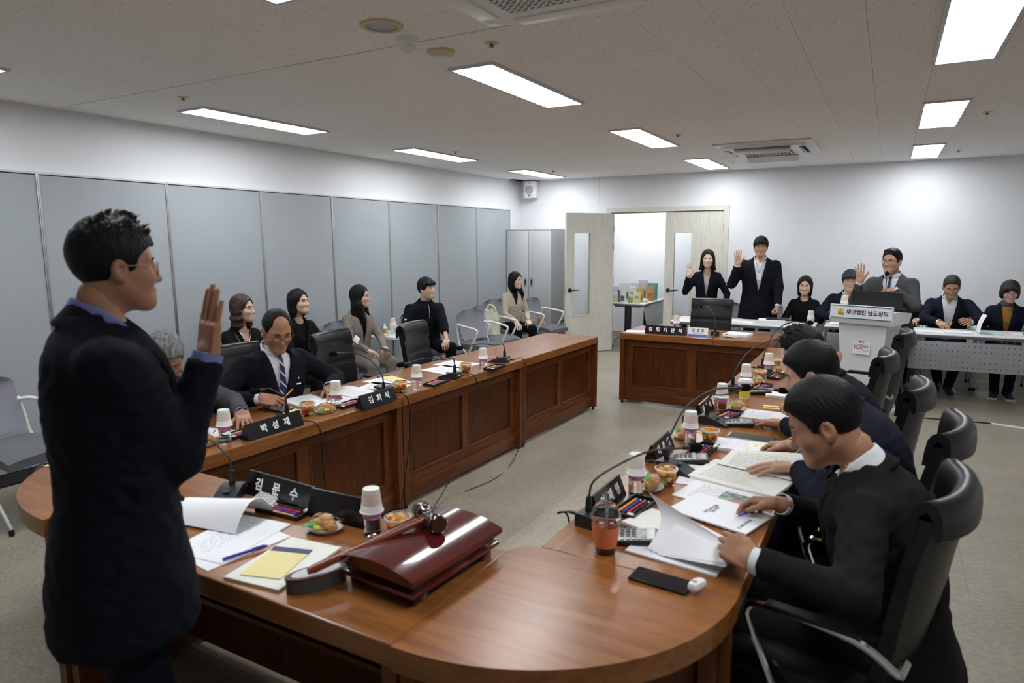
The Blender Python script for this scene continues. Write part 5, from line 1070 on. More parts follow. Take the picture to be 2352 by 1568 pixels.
def cloth(name, col, rough=.85, fine=900, bump=.15, noise=.08):
    return mat(name, col, rough, noise=noise, nscale=fine*.25, bump=bump, bscale=26, spec=.15)
HAIRM = {'black': mat('hair_black', (.006, .0058, .0062), .45, bump=.35, bscale=30, stretch=(9, 9, 1.5), spec=.22), 'grey': mat('hair_grey', (.16, .16, .165), .5, noise=.7, nscale=9, bump=.5, bscale=30, stretch=(9, 9, 2)), 'brown': mat('hair_brown', (.035, .013, .009), .35, noise=.5, nscale=4, bump=.5, bscale=30, stretch=(9, 9, 1.5)), 'dark': mat('hair_dark_brown', (.012, .009, .0075), .42, bump=.5, bscale=30, stretch=(9, 9, 1.5))}
SKIN = {k: mat('skin_'+k, c, .48, noise=.07, nscale=14, bump=.06, bscale=160, spec=.4) for k, c in dict(tan=(.38, .19, .115), mid=(.50, .285, .19), light=(.62, .40, .30), pale=(.68, .47, .37)).items()}
M_sclera = mat('sclera', (.70, .68, .66), .25); M_iris = mat('iris', (.012, .007, .005), .1); M_lipm = mat('lip_male', (.30, .11, .085), .45); M_lipf = mat('lip_female', (.48, .085, .085), .35)
M_gmetal = mat('glasses_metal', (.25, .23, .22), .25, metal=1); M_gdark = mat('glasses_dark', (.03, .028, .03), .3)
M_wshirt = cloth('shirt_white', (.70, .71, .74)); M_bshirt = cloth('shirt_blue', (.17, .20, .44)); M_blk = cloth('cloth_black', (.0055, .0055, .006)); M_navy = cloth('cloth_navy', (.0062, .0068, .0125)); M_navy2 = cloth('cloth_navy_blue', (.008, .0095, .021)); M_char = cloth('cloth_charcoal', (.0085, .0083, .0085)); M_greysuit = cloth('cloth_grey_tweed', (.07, .073, .08), fine=1500, noise=.35); M_taupe = cloth('cloth_taupe', (.24, .205, .175)); M_beige = cloth('cloth_beige', (.46, .405, .315)); M_mustard = cloth('cloth_mustard', (.30, .15, .03)); M_knit = cloth('knit_navy', (.005, .0055, .009), bump=.3); M_scarf = cloth('scarf', (.13, .12, .10), noise=.6)
def striped():
    m = mat('tie_striped', (.015, .02, .09), .5); nt = m.node_tree; b = nt.nodes['Principled BSDF']; tc = nt.nodes.new('ShaderNodeTexCoord'); mp = nt.nodes.new('ShaderNodeMapping'); mp.inputs['Rotation'].default_value = (0, .85, 0); nt.links.new(tc.outputs['Object'], mp.inputs[0])
    wv = nt.nodes.new('ShaderNodeTexWave'); wv.inputs['Scale'].default_value = 7.5; wv.bands_direction = 'Z'; nt.links.new(mp.outputs[0], wv.inputs[0]); r = nt.nodes.new('ShaderNodeValToRGB'); r.color_ramp.elements[0].position = .9; r.color_ramp.elements[1].position = .93; r.color_ramp.elements[0].color = (.014, .018, .085, 1); r.color_ramp.elements[1].color = (.6, .62, .66, 1)
    nt.links.new(wv.outputs[0], r.inputs[0]); nt.links.new(r.outputs[0], b.inputs['Base Color']); return m
M_tiestripe = striped(); M_tieblue = mat('tie_blue', (.02, .035, .13), .5, noise=.3, nscale=300); M_tiedark = mat('tie_dark_blue', (.012, .018, .06), .5)

U_ = np.array([-.30, -.20, -.10, 0, .10, .20, .32, .40, .45, .49, .52, .55, .60], f4)
RXm = np.array([.212, .208, .20, .187, .172, .174, .192, .192, .178, .145, .098, .070, .058], f4); RYm = np.array([.158, .152, .146, .132, .119, .120, .129, .122, .112, .094, .076, .064, .056], f4)
RXf = np.array([.19, .188, .184, .172, .145, .145, .162, .160, .148, .120, .085, .062, .050], f4); RYf = np.array([.145, .14, .135, .122, .104, .110, .128, .112, .098, .082, .066, .056, .048], f4)
def person(label, loc, face, hz, L, lean=0, hunch=0, fem=False, skin='mid', hair='short', hairc='black', head=(0, 0, 0), arms=None, sit=True, legs=None, top=None, bottom=None, neck_fwd=0, side=0, glasses=None, V=.62, lapel=True, shirt=None, tie=None, collar=True, hem=None, res=.0105, wide=1.0, hs=1.0, cuffs=True, shoes=None, smile=0, lipm=None, crew=False, turtle=None, openj=.0, slv=None, hand=1.0, eyesdown=False, brow=True):
    t = thing('person', label, 'person', (loc[0], loc[1], 0), face-PI/2)
    toL = t.matrix_basis.inverted() if False else (Matrix.Translation((loc[0], loc[1], 0)) @ Matrix.Rotation(face-PI/2, 4, 'Z')).inverted()
    def W(p): return toL @ Vector(p)
    def D(p): return toL.to_3x3() @ Vector(p)
    k = L/.5; RX, RY = (RXf, RYf) if fem else (RXm, RYm); p0 = Vector((0, 0, hz)); R3 = Matrix.Rotation(side, 3, 'Y') @ Matrix.Rotation(-lean, 3, 'X'); a = R3 @ Vector((0, 0, 1)); s = R3 @ Vector((1, 0, 0)); f = R3 @ Vector((0, 1, 0))
    na, ns, nf, n0 = [np.array(q, f4) for q in (a, s, f, p0)]
    def tl(P): q = P-n0; return q@ns, q@nf, q@na
    def cy(u): w = np.clip(u/(.5*k), 0, 1.2); return .012*np.sin(w*3)-hunch*np.sin(np.clip(w, 0, 1)*PI)*.9+hunch*1.3*np.clip(w-.75, 0, 1)
    def loft(P, off, lo, hi):
        x, y, u = tl(P); uu = u/k; rx = np.interp(uu, U_, RX).astype(f4)*k*wide+off; ry = np.interp(uu, U_, RY).astype(f4)*k*(1+(wide-1)*1.4)+off; yy = y-cy(u); rho = (np.abs(x/rx)**2.35+np.abs(yy/ry)**2.35)**(1/2.35); d = (rho-1)*np.minimum(rx, ry)*.88; return smax(d, np.maximum(lo*k-u, u-hi*k), .012)
    def front(x, u, off):
        rx = float(np.interp(u/k, U_, RX))*k*wide+off; ry = float(np.interp(u/k, U_, RY))*k*(1+(wide-1)*1.4)+off; y = ry*max(0, 1-abs(x/rx)**2.35)**(1/2.35)+float(cy(np.array(u))); return p0+s*x+f*y+a*u
    sw = (.165 if not fem else .143)*k*wide; shoulder = {1: p0+a*(.445*k)+s*sw+f*float(cy(np.array(.445*k))), -1: p0+a*(.445*k)-s*sw+f*float(cy(np.array(.445*k)))}
    nb = p0+a*(.525*k)+f*float(cy(np.array(.525*k))); piv = nb+Vector((0, neck_fwd+.02, .046 if not fem else .054))
    hy, hp, hr = head; Mh = Matrix.Translation(piv) @ Matrix.Rotation(hy, 4, 'Z') @ Matrix.Rotation(-hp, 4, 'X') @ Matrix.Rotation(hr, 4, 'Y') @ Matrix.Diagonal((hs*(.95 if fem else 1), hs*(.95 if fem else 1), hs*(.96 if fem else 1), 1)) @ Matrix.Translation((0, .033, .105))
    l1, l2 = .285*k*1.02, .25*k*1.02; joints = {}
    for sd, (wr, pole, fd, pn, kind) in arms.items():
        S = shoulder[sd]; w = W(wr) if len(wr) == 3 else Vector(wr[:3]); v = w-S; dist = min(v.length, (l1+l2)*.995); vd = v.normalized(); w = S+vd*dist
        ca = (l1*l1+dist*dist-l2*l2)/(2*l1*dist); ca = max(-1, min(1, ca)); pl = Vector(pole); pl = (pl-vd*pl.dot(vd)).normalized(); e = S+vd*(l1*ca)+pl*(l1*math.sqrt(1-ca*ca)); joints[sd] = (S, e, w, D(fd) if True else fd, D(pn), kind)
    if legs is None:
        legs = {q: ((q*.115, .42, hz-.03), (q*.12, .40, .085)) for q in (1, -1)} if sit else {q: ((q*.095, .02, hz*.53), (q*.10, -.01, .085)) for q in (1, -1)}
    hipj = {q: Vector((q*.088*k, .0, hz-.02)) for q in (1, -1)}
    # body: trunk, neck, limbs, head and hands as one mesh
    def body(P):
        d = loft(P, -.035, -.1, .53); d = smin(d, rc(P, nb-a*.04, piv+Vector((0, -.01, .02)), .050 if fem else .057, .046 if fem else .053), .03)
        for sd, (S, e, w, *_) in joints.items(): d = smin(d, rc(P, S, e, .040*k, .034*k), .03); d = smin(d, rc(P, e, w, .034*k, .024), .02)
        for q in (1, -1): d = smin(d, rc(P, hipj[q], legs[q][0], .06, .045), .03); d = smin(d, rc(P, legs[q][0], legs[q][1], .042, .03), .02)
        return d
    pts = [Vector(q) for sd in joints for q in joints[sd][:3]]+[Vector(q) for g in legs.values() for q in g]+[p0, piv]
    lo = [min(q[i] for q in pts)-.2 for i in range(3)]; hi = [max(q[i] for q in pts)+.2 for i in range(3)]; hi[2] = max(piv.z+.05, max(q.z for q in pts)+.06); lo[2] = .02
    Vs, Fs = surf(body, lo, hi, .019); VV = [Vs]; FF = [Fs]; n = len(Vs)
    Vh, Fh = HEADS[fem]; VV.append(xf(Vh, Mh)); FF.append(Fh+n); n += len(Vh)
    for sd, (S, e, w, fd, pn, kind) in joints.items():
        Hm = Matrix.Translation(w) @ frame(fd, pn) @ Matrix.Scale((.93 if fem else 1.02)*k**.5*hand, 4); Va, Fa = get_hand(kind, sd < 0); VV.append(xf(Va, Hm)); FF.append(Fa+n); n += len(Va)
    bo = mesh_np('body', np.concatenate(VV), np.concatenate(FF), SKIN[skin], t)
    # face
    def fm(mb, nm, m): 
        for i, q in enumerate(mb.v): mb.v[i] = tuple(Mh @ Vector(q))
        return mb.build(nm, m, t, angle=80)
    for q in (1, -1):
        ez = .0048 if not eyesdown else .0026
        fm(MB().ball((q*.0318, .0652, .0030), (.0132, .0118, ez), 12, 8), 'eye', M_sclera if not eyesdown else HAIRM['black'])
        fm(MB().ball((q*.0318, .0732, .0032), (.0052, .0046, ez*.95), 10, 6), 'iris', M_iris)
        fm(MB().tube(curve([(q*.0185, .0735, .0045), (q*.026, .0782, .0085), (q*.034, .0775, .0088), (q*.045, .0695, .0055)], 4), .0013, 6), 'eyelash', M_iris)
        if brow: fm(MB().tube(curve([(q*.014, .0865, .0225), (q*.026, .0855, .0265), (q*.038, .0795, .0268), (q*.049, .0685, .0215)], 4), [.0022]*3+[.0032]*4+[.003]*3+[.0026]*2+[.0010], 6), 'eyebrow', HAIRM['grey' if hairc == 'grey' else 'black'])
    ml = lipm or (M_lipf if fem else M_lipm)
    fm(MB().ball((0, .0855, -.0640), (.0205, .0112, .0042), 14, 8), 'upper_lip', ml); fm(MB().ball((0, .0838, -.0727), (.0165, .0108, .0048), 14, 8), 'lower_lip', ml)
    if hair:
        Vr, Fr = hair_mesh(hair); mesh_np('hair', xf(Vr, Mh), Fr, HAIRM[hairc], t)
    if glasses:
        gm, shape = glasses; g = MB()
        for q in (1, -1):
            rx_, rz_ = (.0235, .0185) if shape == 'oval' else (.0225, .0215); ex = 2.6 if shape == 'oval' else 2.0
            ring = []
            for i in range(24):
                th = 2*PI*i/24; cx, cz = math.cos(th), math.sin(th); ring.append((q*.0325+rx_*math.copysign(abs(cx)**(2/ex), cx), .0985-.18*abs(q*.0325+rx_*cx)+.002, -.002+rz_*math.copysign(abs(cz)**(2/ex), cz)))
            g.tube(ring, .0012, 6, closed=True)
            g.tube([(q*.055, .0895, .006), (q*.074, .075, .008), (q*.083, .01, .006), (q*.082, -.012, .0), (q*.078, -.025, -.014)], .0012, 6)
        g.tube(curve([(-.0105, .0985, .0), (0, .1035, .004), (.0105, .0985, .0)], 4), .0011, 6); fm(g, 'glasses', gm)
    # garments
    hem_ = hem if hem is not None else (-.12 if sit else -.22)
    ub = V*.5*k*.0+(.5-.5*V)*k*.9 if V else None      # height of the lowest point of the opening
    ut = .56*k
    def vw(u): return np.clip((u-ub)/(ut-ub), 0, 1)*(.088 if not fem else .07)*k
    def wr_(P): return .0028*np.sin(P[:, 0]*38+6*np.sin(P[:, 2]*21))*np.sin(P[:, 2]*44+5*np.sin(P[:, 1]*27))
    def jacket(P):
        d = loft(P, .006, hem_, .555 if not crew else .56); sl = None
        for sd, (S, e, w, fd, *_) in joints.items():
            ax_ = np.array((w-e).normalized(), f4); c = w-(w-e).normalized()*(slv or (.012 if cuffs else .0))
            g = rc(P, S, e, .068*k if not fem else .057*k, .056*k if not fem else .047*k); h = rc(P, e, w, .055*k if not fem else .046*k, .042*k if not fem else .034*k); h = smax(h, (P-np.array(c, f4))@ax_, .006); g = smin(g, h, .022); g = g-.003*np.sin(((P-np.array(e, f4))**2).sum(1)**.5*95)*np.exp(-(((P-np.array(e, f4))**2).sum(1))/.008); sl = g if sl is None else np.minimum(sl, g)
        if V:
            x, y, u = tl(P); w_ = vw(u)+openj*(u < ub+.02*k)*1.0; d = smax(d, -np.maximum(np.abs(x)-np.maximum(w_, openj), -(y-.01)), .004) if openj else smax(d, -np.maximum(np.maximum(np.abs(x)-w_, -(y-.01)), ub-u), .004)
        else:
            d = smax(d, -rc(P, nb-a*.0, nb+a*.12+f*.05, .062*k, .075*k), .006) if not turtle else d
        return smin(d, sl, .024)+wr_(P)
    jp = [Vector(q) for sd in joints for q in joints[sd][:3]]+[p0, nb]; jl = [min(q[i] for q in jp)-.1 for i in range(3)]; jh = [max(q[i] for q in jp)+.1 for i in range(3)]
    jl[0] = min(jl[0], -.27*wide*k); jh[0] = max(jh[0], .27*wide*k); jl[1] = min(jl[1], -.23); jh[1] = max(jh[1], .24); jl[2] = min(jl[2], hz+hem_*k-.03)
    Vj, Fj = surf(jacket, jl, jh, res); mesh_np('jacket' if V else 'top_garment', Vj, Fj, top, t)
    if V:
        us = shirt or M_wshirt
        def notch(P, d):
            if tie or turtle: return d
            x, y, u = tl(P); return smax(d, -np.maximum(np.abs(x)-.036*k*np.clip((u-.455*k)/(.08*k), 0, 1.3), -(y-.01)), .004)
        sl_ = [float(min(p0[i], nb[i])-.24) for i in range(3)]; sh_ = [float(max(p0[i], nb[i])+.24) for i in range(3)]; sh_[2] = nb.z+.08; sl_[2] = (p0+a*min(ub-.06, .05)).z if not openj else hz-.05
        Vz, Fz = surf((lambda P: notch(P, smin(loft(P, -.010, -.05, .505), rc(P, nb-a*.03, nb+(piv-nb)*(.10 if not turtle else .7), .059 if fem else .066, .056 if fem else .063), .02))) if (collar or turtle) else (lambda P: smax(loft(P, -.010, -.05, .535), -rc(P, nb+f*.03, nb+a*.1+f*.06, .060*k, .08*k), .006)), sl_, sh_, .0105); mesh_np('turtleneck' if turtle else 'shirt', Vz, Fz, turtle or us, t)
        if collar:
            cax = np.array((piv-nb).normalized(), f4); c0 = np.array(nb+(piv-nb)*.15, f4); rr = .066 if not fem else .056
            def col(P):
                q = P-c0; h = q@cax; rad = np.sqrt(np.maximum((q*q).sum(1)-h*h, 1e-9)); fr_ = q@nf; xx = q@ns; rc_ = rr+.010-.12*h+.004*np.sin(np.arctan2(xx, fr_)*2); d = np.maximum(np.abs(rad-rc_)-.0045, np.maximum(-.022-h-.35*np.clip(fr_, 0, .1), h-.036+.30*np.clip(fr_, 0, .1))); return smax(d, -np.maximum(np.abs(xx)-((.004 if tie else .024)+.25*np.clip(.03-h, 0, 1)), -fr_), .003)
            Vc, Fc = surf(col, [float(c0[i])-.11 for i in range(3)], [float(c0[i])+.11 for i in range(3)], .0052); mesh_np('shirt_collar', Vc, Fc, us, t)
        if tie:
            def tw(v): return .011+.022*v*(1 if v < .97 else .6)
            uN = .525*k; mb = MB(); Lt = uN-max(ub-.03*k, .02)
            mb.grid(lambda x, v: tuple(front((x*2-1)*tw(v)*k, uN-.01-Lt*v, .004)), 4, 14).build('tie', tie, t); kn = front(0, uN-.002, .012); MB().ball(tuple(kn), (.019*k, .013, .018*k), 10, 6).build('tie_knot', tie, t)
        if lapel:
            for q in (1, -1):
                def lp_(uv, v, q=q):
                    u = ub+(ut-.025*k-ub)*v; x0 = float(vw(np.array(u)))-.002; wd = (.006+.062*min(1, v*1.9))*k if v < .60 else (.068-.012*(v-.60)/.4*1)*k*(1 if v > .64 else .72); rxu = float(np.interp(u/k, U_, RX))*k*wide; wd = min(wd, max(.003, .90*rxu-x0)); return tuple(front(q*(x0+wd*uv), u, .0085+.006*math.sin(PI*uv)))
                MB().grid(lp_, 5, 22).build('lapel', top, t, angle=80)
            for i in range(2 if not openj else 0):
                b_ = front(0, ub-.012-.10*k*i, .012); mb = MB(); mb.ball(tuple(b_), (.009, .006, .009), 10, 6); mb.build('button', M_dark, t)
            cax = np.array((piv-nb).normalized(), f4); c1 = np.array(nb+(piv-nb)*.02, f4)
            def jc(P):
                q = P-c1; h = q@cax; rad = np.sqrt(np.maximum((q*q).sum(1)-h*h, 1e-9)); fr_ = q@nf; rc_ = (.079 if not fem else .068)-.35*h; return smax(np.maximum(np.abs(rad-rc_)-.006, np.maximum(-.035-h, h-.034)), fr_-.025, .01)
            Vc, Fc = surf(jc, [float(c1[i])-.125 for i in range(3)], [float(c1[i])+.125 for i in range(3)], .0062); mesh_np('jacket_collar', Vc, Fc, top, t)
        if cuffs:
            for sd, (S, e, w, fd, *_) in joints.items():
                ax_ = (w-e).normalized(); q = ax_.to_track_quat('Z', 'Y').to_matrix().to_4x4(); r_ = .036*k if not fem else .030*k
                MB().lathe([(r_, -.03), (r_, .006), (r_-.003, .007), (r_-.004, -.02)], 18, M=Matrix.Translation(w) @ q, caps=False).build('cuff', us, t)
    elif turtle:
        Vz, Fz = surf(lambda P: rc(P, nb-a*.03, nb+(piv-nb)*.7, .062 if fem else .07, .058 if fem else .066), [float(nb[i])-.15 for i in range(3)], [float(nb[i])+.16 for i in range(3)], .008); mesh_np('neck_band', Vz, Fz, turtle, t)
    # trousers and shoes
    bm_ = bottom or top
    def trous(P):
        q = P-n0; d = ell(P, (0, .0 if not sit else .02, hz-.02), (.178*k*wide, .125*k, .15*k)) if not fem else ell(P, (0, .0, hz-.02), (.172*k, .125*k, .15*k))
        for z_ in (1, -1): g = rc(P, hipj[z_], legs[z_][0], .090*k, .066*k); h = rc(P, legs[z_][0], legs[z_][1], .064*k, .050*k); h = smax(h, legs[z_][1][2]-.03-P[:, 2], .006); d = smin(d, smin(g, h, .03), .035)
        return d+wr_(P)
    tp = [p0]+[Vector(q) for g in legs.values() for q in g]; tlw = [min(q[i] for q in tp)-.21 for i in range(3)]; thi = [max(q[i] for q in tp)+.21 for i in range(3)]; tlw[2] = .02; thi[2] = hz+.15
    Vt, Ft = surf(trous, tlw, thi, .016); mesh_np('trousers', Vt, Ft, bm_, t)
    Vo, Fo = shoe_mesh()
    for q in (1, -1):
        an = Vector(legs[q][1]); mesh_np('shoe', xf(Vo, Matrix.Translation((an.x, an.y+.02, an.z-.085)) @ Matrix.Rotation(-.12*q, 4, 'Z')), Fo, shoes or mat('shoe_black', (.010, .010, .011), .3), t)
    t['_front'] = 0; del t['_front']
    return t, dict(front=front, Mh=Mh, joints=joints, p0=p0, a=a, s=s, f=f, nb=nb, k=k, ub=ub, piv=piv)
def rad(*d): return tuple(math.radians(x) for x in d)
def deg(d): return math.radians(d)
DN = (0, 0, -1)
# ------------------------------------------------------------------ the people of the room
# arms: {+1 right, -1 left: (wrist in world, pole (local), finger direction (world), palm normal (world), hand)}
P1, I1 = person('tall man in a dark suit standing at the head desk with right hand raised', (-1.72, .945), deg(63), .962, .53, sit=False, skin='tan', hair='messy', head=rad(6, 2, 0), glasses=(M_gmetal, 'round'), top=M_navy, bottom=M_navy, shirt=M_bshirt, wide=1.05, res=.0095, hs=.91, hand=.93,
    arms={1: ((-1.545, 1.12, 1.425), (.1, -.4, -1), (.08, .1, 1), (.10, 1, -.05), 'oath'), -1: ((-1.98, 1.08, .90), (-.6, -1, 0), (0, .3, -1), (1, 0, 0), 'curl')})
P2, I2 = person('grey haired man bent over his papers beside the standing man', (-3.38, 2.07), deg(-6), .53, .50, lean=.22, hunch=.03, skin='tan', hair='short', hairc='grey', head=rad(-14, 36, 0), top=M_greysuit, shirt=M_bshirt, neck_fwd=.03, eyesdown=True,
    arms={1: ((-3.06, 1.95, .80), (.9, -.4, -.5), (.9, .1, -.25), DN, 'flat'), -1: ((-2.98, 2.34, .81), (-.9, -.4, -.4), (.8, -.5, -.2), DN, 'flat')})
P3, I3 = person('man in dark suit and striped tie holding a yellow pencil', (-3.37, 2.87), deg(-14), .53, .505, lean=.10, hunch=.015, skin='tan', hair='receding', head=rad(-8, 26, 0), glasses=(M_gdark, 'oval'), top=M_navy, tie=M_tiestripe, wide=1.05, hs=1.02, eyesdown=True, res=.0095,
    arms={1: ((-3.10, 2.56, .83), (1, -.3, -.5), (.7, .45, -.15), (-.2, .6, -.7), 'pen'), -1: ((-3.03, 3.04, .81), (-1, -.3, -.4), (.75, -.5, -.15), DN, 'flat')})
P4, I4 = person('woman with brown shoulder length hair in a black collarless jacket', (-4.83, 3.83), deg(-8), .52, .455, fem=True, skin='light', hair='wavy', hairc='brown', head=rad(28, -2, 0), top=M_blk, V=.36, lapel=False, collar=False, shirt=SKIN['light'], cuffs=False,
    arms={1: ((-4.45, 3.70, .64), (.8, -.5, -.4), (.8, .4, -.3), DN, 'curl'), -1: ((-4.45, 3.90, .64), (-.8, -.5, -.4), (.8, -.4, -.3), DN, 'curl')})
P5, I5 = person('woman with black hair in an open black coat by the partition', (-4.83, 4.47), deg(-8), .52, .458, fem=True, skin='light', hair='tied', head=rad(16, -6, 0), top=M_blk, V=.6, shirt=M_blk, collar=False, cuffs=False,
    arms={1: ((-4.50, 4.36, .66), (.8, -.5, -.4), (.7, .5, -.3), DN, 'curl'), -1: ((-4.50, 4.55, .66), (-.8, -.5, -.4), (.7, -.5, -.3), DN, 'curl')})
P6, I6 = person('woman with long black hair in a taupe trouser suit', (-4.85, 5.30), deg(-12), .52, .45, fem=True, skin='light', hair='long', head=rad(38, -2, 0), top=M_taupe, bottom=M_taupe, V=.72, shirt=M_blk, collar=False, cuffs=False, lean=.04,
    arms={1: ((-4.52, 5.10, .63), (.8, -.5, -.4), (.8, .4, -.3), DN, 'curl'), -1: ((-4.50, 5.32, .63), (-.8, -.5, -.4), (.8, -.4, -.3), DN, 'curl')})
P7, I7 = person('man with a dark fringe in a navy half-zip sweater', (-4.80, 6.40), deg(-30), .50, .49, skin='light', hair='bowl', head=rad(28, -6, 0), top=M_knit, bottom=M_blk, V=0, turtle=None, wide=1.12, cuffs=False, hunch=.02,
    slv=.13, lean=.1,
    arms={1: ((-4.58, 5.98, .73), (.4, -.9, -.5), (.6, -.4, -.2), DN, 'curl'), -1: ((-4.36, 6.25, .585), (-.55, -.9, .1), (.5, -.9, -.2), DN, 'curl')}, legs={1: ((.16, .40, .50), (.17, .38, .085)), -1: ((-.16, .42, .50), (-.15, .40, .085))})
P8, I8 = person('woman with long side-swept black hair in a beige jacket', (-4.72, 8.42), deg(-34), .52, .465, fem=True, skin='pale', hair='sidelong', head=rad(30, 2, 0), top=M_beige, bottom=M_blk, V=.3, lapel=False, shirt=M_blk, turtle=M_blk, collar=False, cuffs=False, lean=.08,
    arms={1: ((-4.48, 8.12, .60), (.6, -1, -.1), (.6, -.6, -.5), DN, 'flat'), -1: ((-4.42, 8.36, .60), (-.6, -1, -.1), (.6, -.6, -.5), DN, 'flat')})
P9, I9 = person('woman in a dark suit standing with raised right hand before the door', (-2.13, 9.22), deg(-80), .83, .465, sit=False, fem=True, skin='pale', hair='shoulder', head=rad(2, 3, 0), top=M_navy, V=.68, shirt=cloth('blouse_cream', (.55, .46, .40)), collar=False, cuffs=True, lipm=M_lipm,
    arms={1: ((-2.335, 9.02, 1.25), (.35, -.1, -1), (-.02, .05, 1), (.2, -1, 0), 'open'), -1: ((-1.86, 9.12, .80), (-1, -.6, 0), (0, -.1, -1), (-1, 0, 0), 'curl')})
P10, I10 = person('tall man in a navy suit standing with raised right hand', (-1.46, 9.22), deg(-82), .93, .522, sit=False, skin='mid', hair='bowl', head=rad(0, 2, 0), glasses=(M_gdark, 'oval'), top=M_navy, V=.74, wide=1.1, lean=-.01,
    arms={1: ((-1.70, 9.0, 1.40), (.35, -.1, -1), (-.02, .05, 1), (.2, -1, 0), 'open'), -1: ((-1.18, 8.98, .86), (-1, -.8, 0), (0, -.3, -1), (-1, 0, 0), 'fist')})
P11, I11 = person('seated woman with straight black hair in a black cardigan', (-.90, 9.22), deg(-88), .52, .45, fem=True, skin='light', hair='tied', head=rad(0, 4, 0), top=M_blk, V=.3, lapel=False, collar=False, shirt=M_blk, cuffs=False,
    arms={1: ((-.98, 8.86, .70), (.8, -.5, -.4), (.4, -.8, -.2), DN, 'curl'), -1: ((-.80, 8.86, .70), (-.8, -.5, -.4), (-.4, -.8, -.2), DN, 'curl')})
P12, I12 = person('young man in a navy jacket writing beside the lectern', (-.40, 9.24), deg(-88), .54, .505, skin='light', hair='bowl', hairc='dark', head=rad(4, 4, 0), glasses=(M_gmetal, 'round'), top=M_navy2, V=.8, openj=.045, wide=1.04,
    arms={1: ((-.54, 8.84, .80), (1, -.3, -.4), (.2, -.9, -.2), (.3, -.2, -1), 'pen'), -1: ((-.26, 8.85, .79), (-1, -.3, -.4), (-.3, -.9, -.1), DN, 'flat')})
P13, I13 = person('speaker in a grey tweed jacket with raised right hand at the lectern', (.06, 8.03), deg(-103), .835, .49, sit=False, skin='mid', hair='neat', head=rad(-12, 3, 0), glasses=(M_gmetal, 'oval'), top=M_greysuit, bottom=M_char, tie=M_tieblue, lean=.10, wide=1.1, V=.62,
    arms={1: ((-.245, 7.80, 1.285), (.45, -.1, -1), (-.05, .02, 1), (-.05, -1, 0), 'open'), -1: ((.07, 7.76, 1.22), (-1, -.3, -.8), (-.95, -.1, -.15), (-.1, .2, -1), 'curl')})
P14, I14 = person('man in a navy jacket hidden behind the speaker', (.17, 9.30), deg(-90), .50, .48, skin='mid', hair='short', head=rad(0, 30, 0), top=M_navy2, V=.6, lean=.12,
    arms={1: ((.05, 8.90, .80), (1, -.3, -.4), (.2, -.9, -.2), DN, 'flat'), -1: ((.32, 8.90, .80), (-1, -.3, -.4), (-.3, -.9, -.1), DN, 'flat')})
P15, I15 = person('man in a navy jacket writing with an orange pencil', (.65, 9.26), deg(-92), .53, .50, skin='mid', hair='crop', hairc='dark', head=rad(3, 24, 0), glasses=(M_gmetal, 'oval'), top=M_navy2, V=.85, openj=.055, lean=.06, wide=1.06, eyesdown=True, legs={1: ((.13, .40, .50), (.05, .10, .085)), -1: ((-.13, .40, .50), (-.05, .36, .085))},
    arms={1: ((.545, 8.80, .80), (1, -.3, -.4), (.35, -.85, -.2), (.3, -.2, -1), 'pen'), -1: ((.82, 8.78, .82), (-1, -.3, -.4), (-.25, -.9, .25), (-.9, 0, -.3), 'pinch')})
P16, I16 = person('woman with short dark hair and glasses in a mustard top', (1.20, 9.28), deg(-94), .52, .455, fem=True, skin='light', hair='bob', hairc='dark', head=rad(8, 16, 0), glasses=(M_gmetal, 'oval'), top=M_navy2, V=.9, openj=.05, shirt=M_mustard, turtle=None, collar=False, lean=.03, wide=1.08, eyesdown=True, cuffs=False, shoes=mat('sneaker_navy', (.012, .014, .025), .6),
    arms={1: ((1.08, 8.94, .70), (.8, -.5, -.4), (.4, -.8, -.2), DN, 'curl'), -1: ((1.30, 8.94, .70), (-.8, -.5, -.4), (-.4, -.8, -.2), DN, 'curl')}, legs={1: ((.09, .40, .50), (.06, .40, .085)), -1: ((-.09, .40, .50), (-.06, .40, .085))})
P17, I17 = person('man in a charcoal suit reading an open document in the right foreground', (.09, 2.25), deg(176), .505, .505, lean=.19, hunch=.035, skin='tan', hair='short', head=rad(10, 27, 0), top=M_char, tie=M_tiedark, wide=1.14, hs=1.05, neck_fwd=.02, eyesdown=True, res=.0095,
    arms={1: ((-.262, 2.355, .825), (1, -.4, -.6), (-.85, .25, -.2), (-.2, -.5, -.8), 'pen'), -1: ((-.268, 1.85, .84), (-1, -.5, -.5), (-.85, .30, .15), (.15, .75, -.55), 'pinch')})
P18, I18 = person('man in a navy suit with a gold ring bent over a ledger', (.07, 2.98), deg(178), .53, .52, lean=.35, hunch=.04, skin='mid', hair='short', head=rad(4, 22, 0), top=M_navy2, wide=1.1, neck_fwd=.03, eyesdown=True,
    arms={1: ((-.31, 3.06, .83), (1, -.4, -.5), (-.8, .4, -.25), (-.2, -.4, -.8), 'pen'), -1: ((-.262, 2.83, .815), (-1, -.4, -.5), (-.95, -.15, -.1), DN, 'flat')})
P19, I19 = person('man bent over the desk touching his phone', (.0, 3.72), deg(172), .53, .51, lean=.44, hunch=.03, skin='tan', hair='messy', head=rad(0, 26, 0), top=M_navy, wide=1.05, neck_fwd=.03, eyesdown=True,
    arms={1: ((-.40, 3.98, .83), (1, -.4, -.4), (-.6, -.6, -.5), DN, 'point'), -1: ((-.40, 3.55, .80), (-1, -.4, -.4), (-.9, .3, -.1), DN, 'flat')})
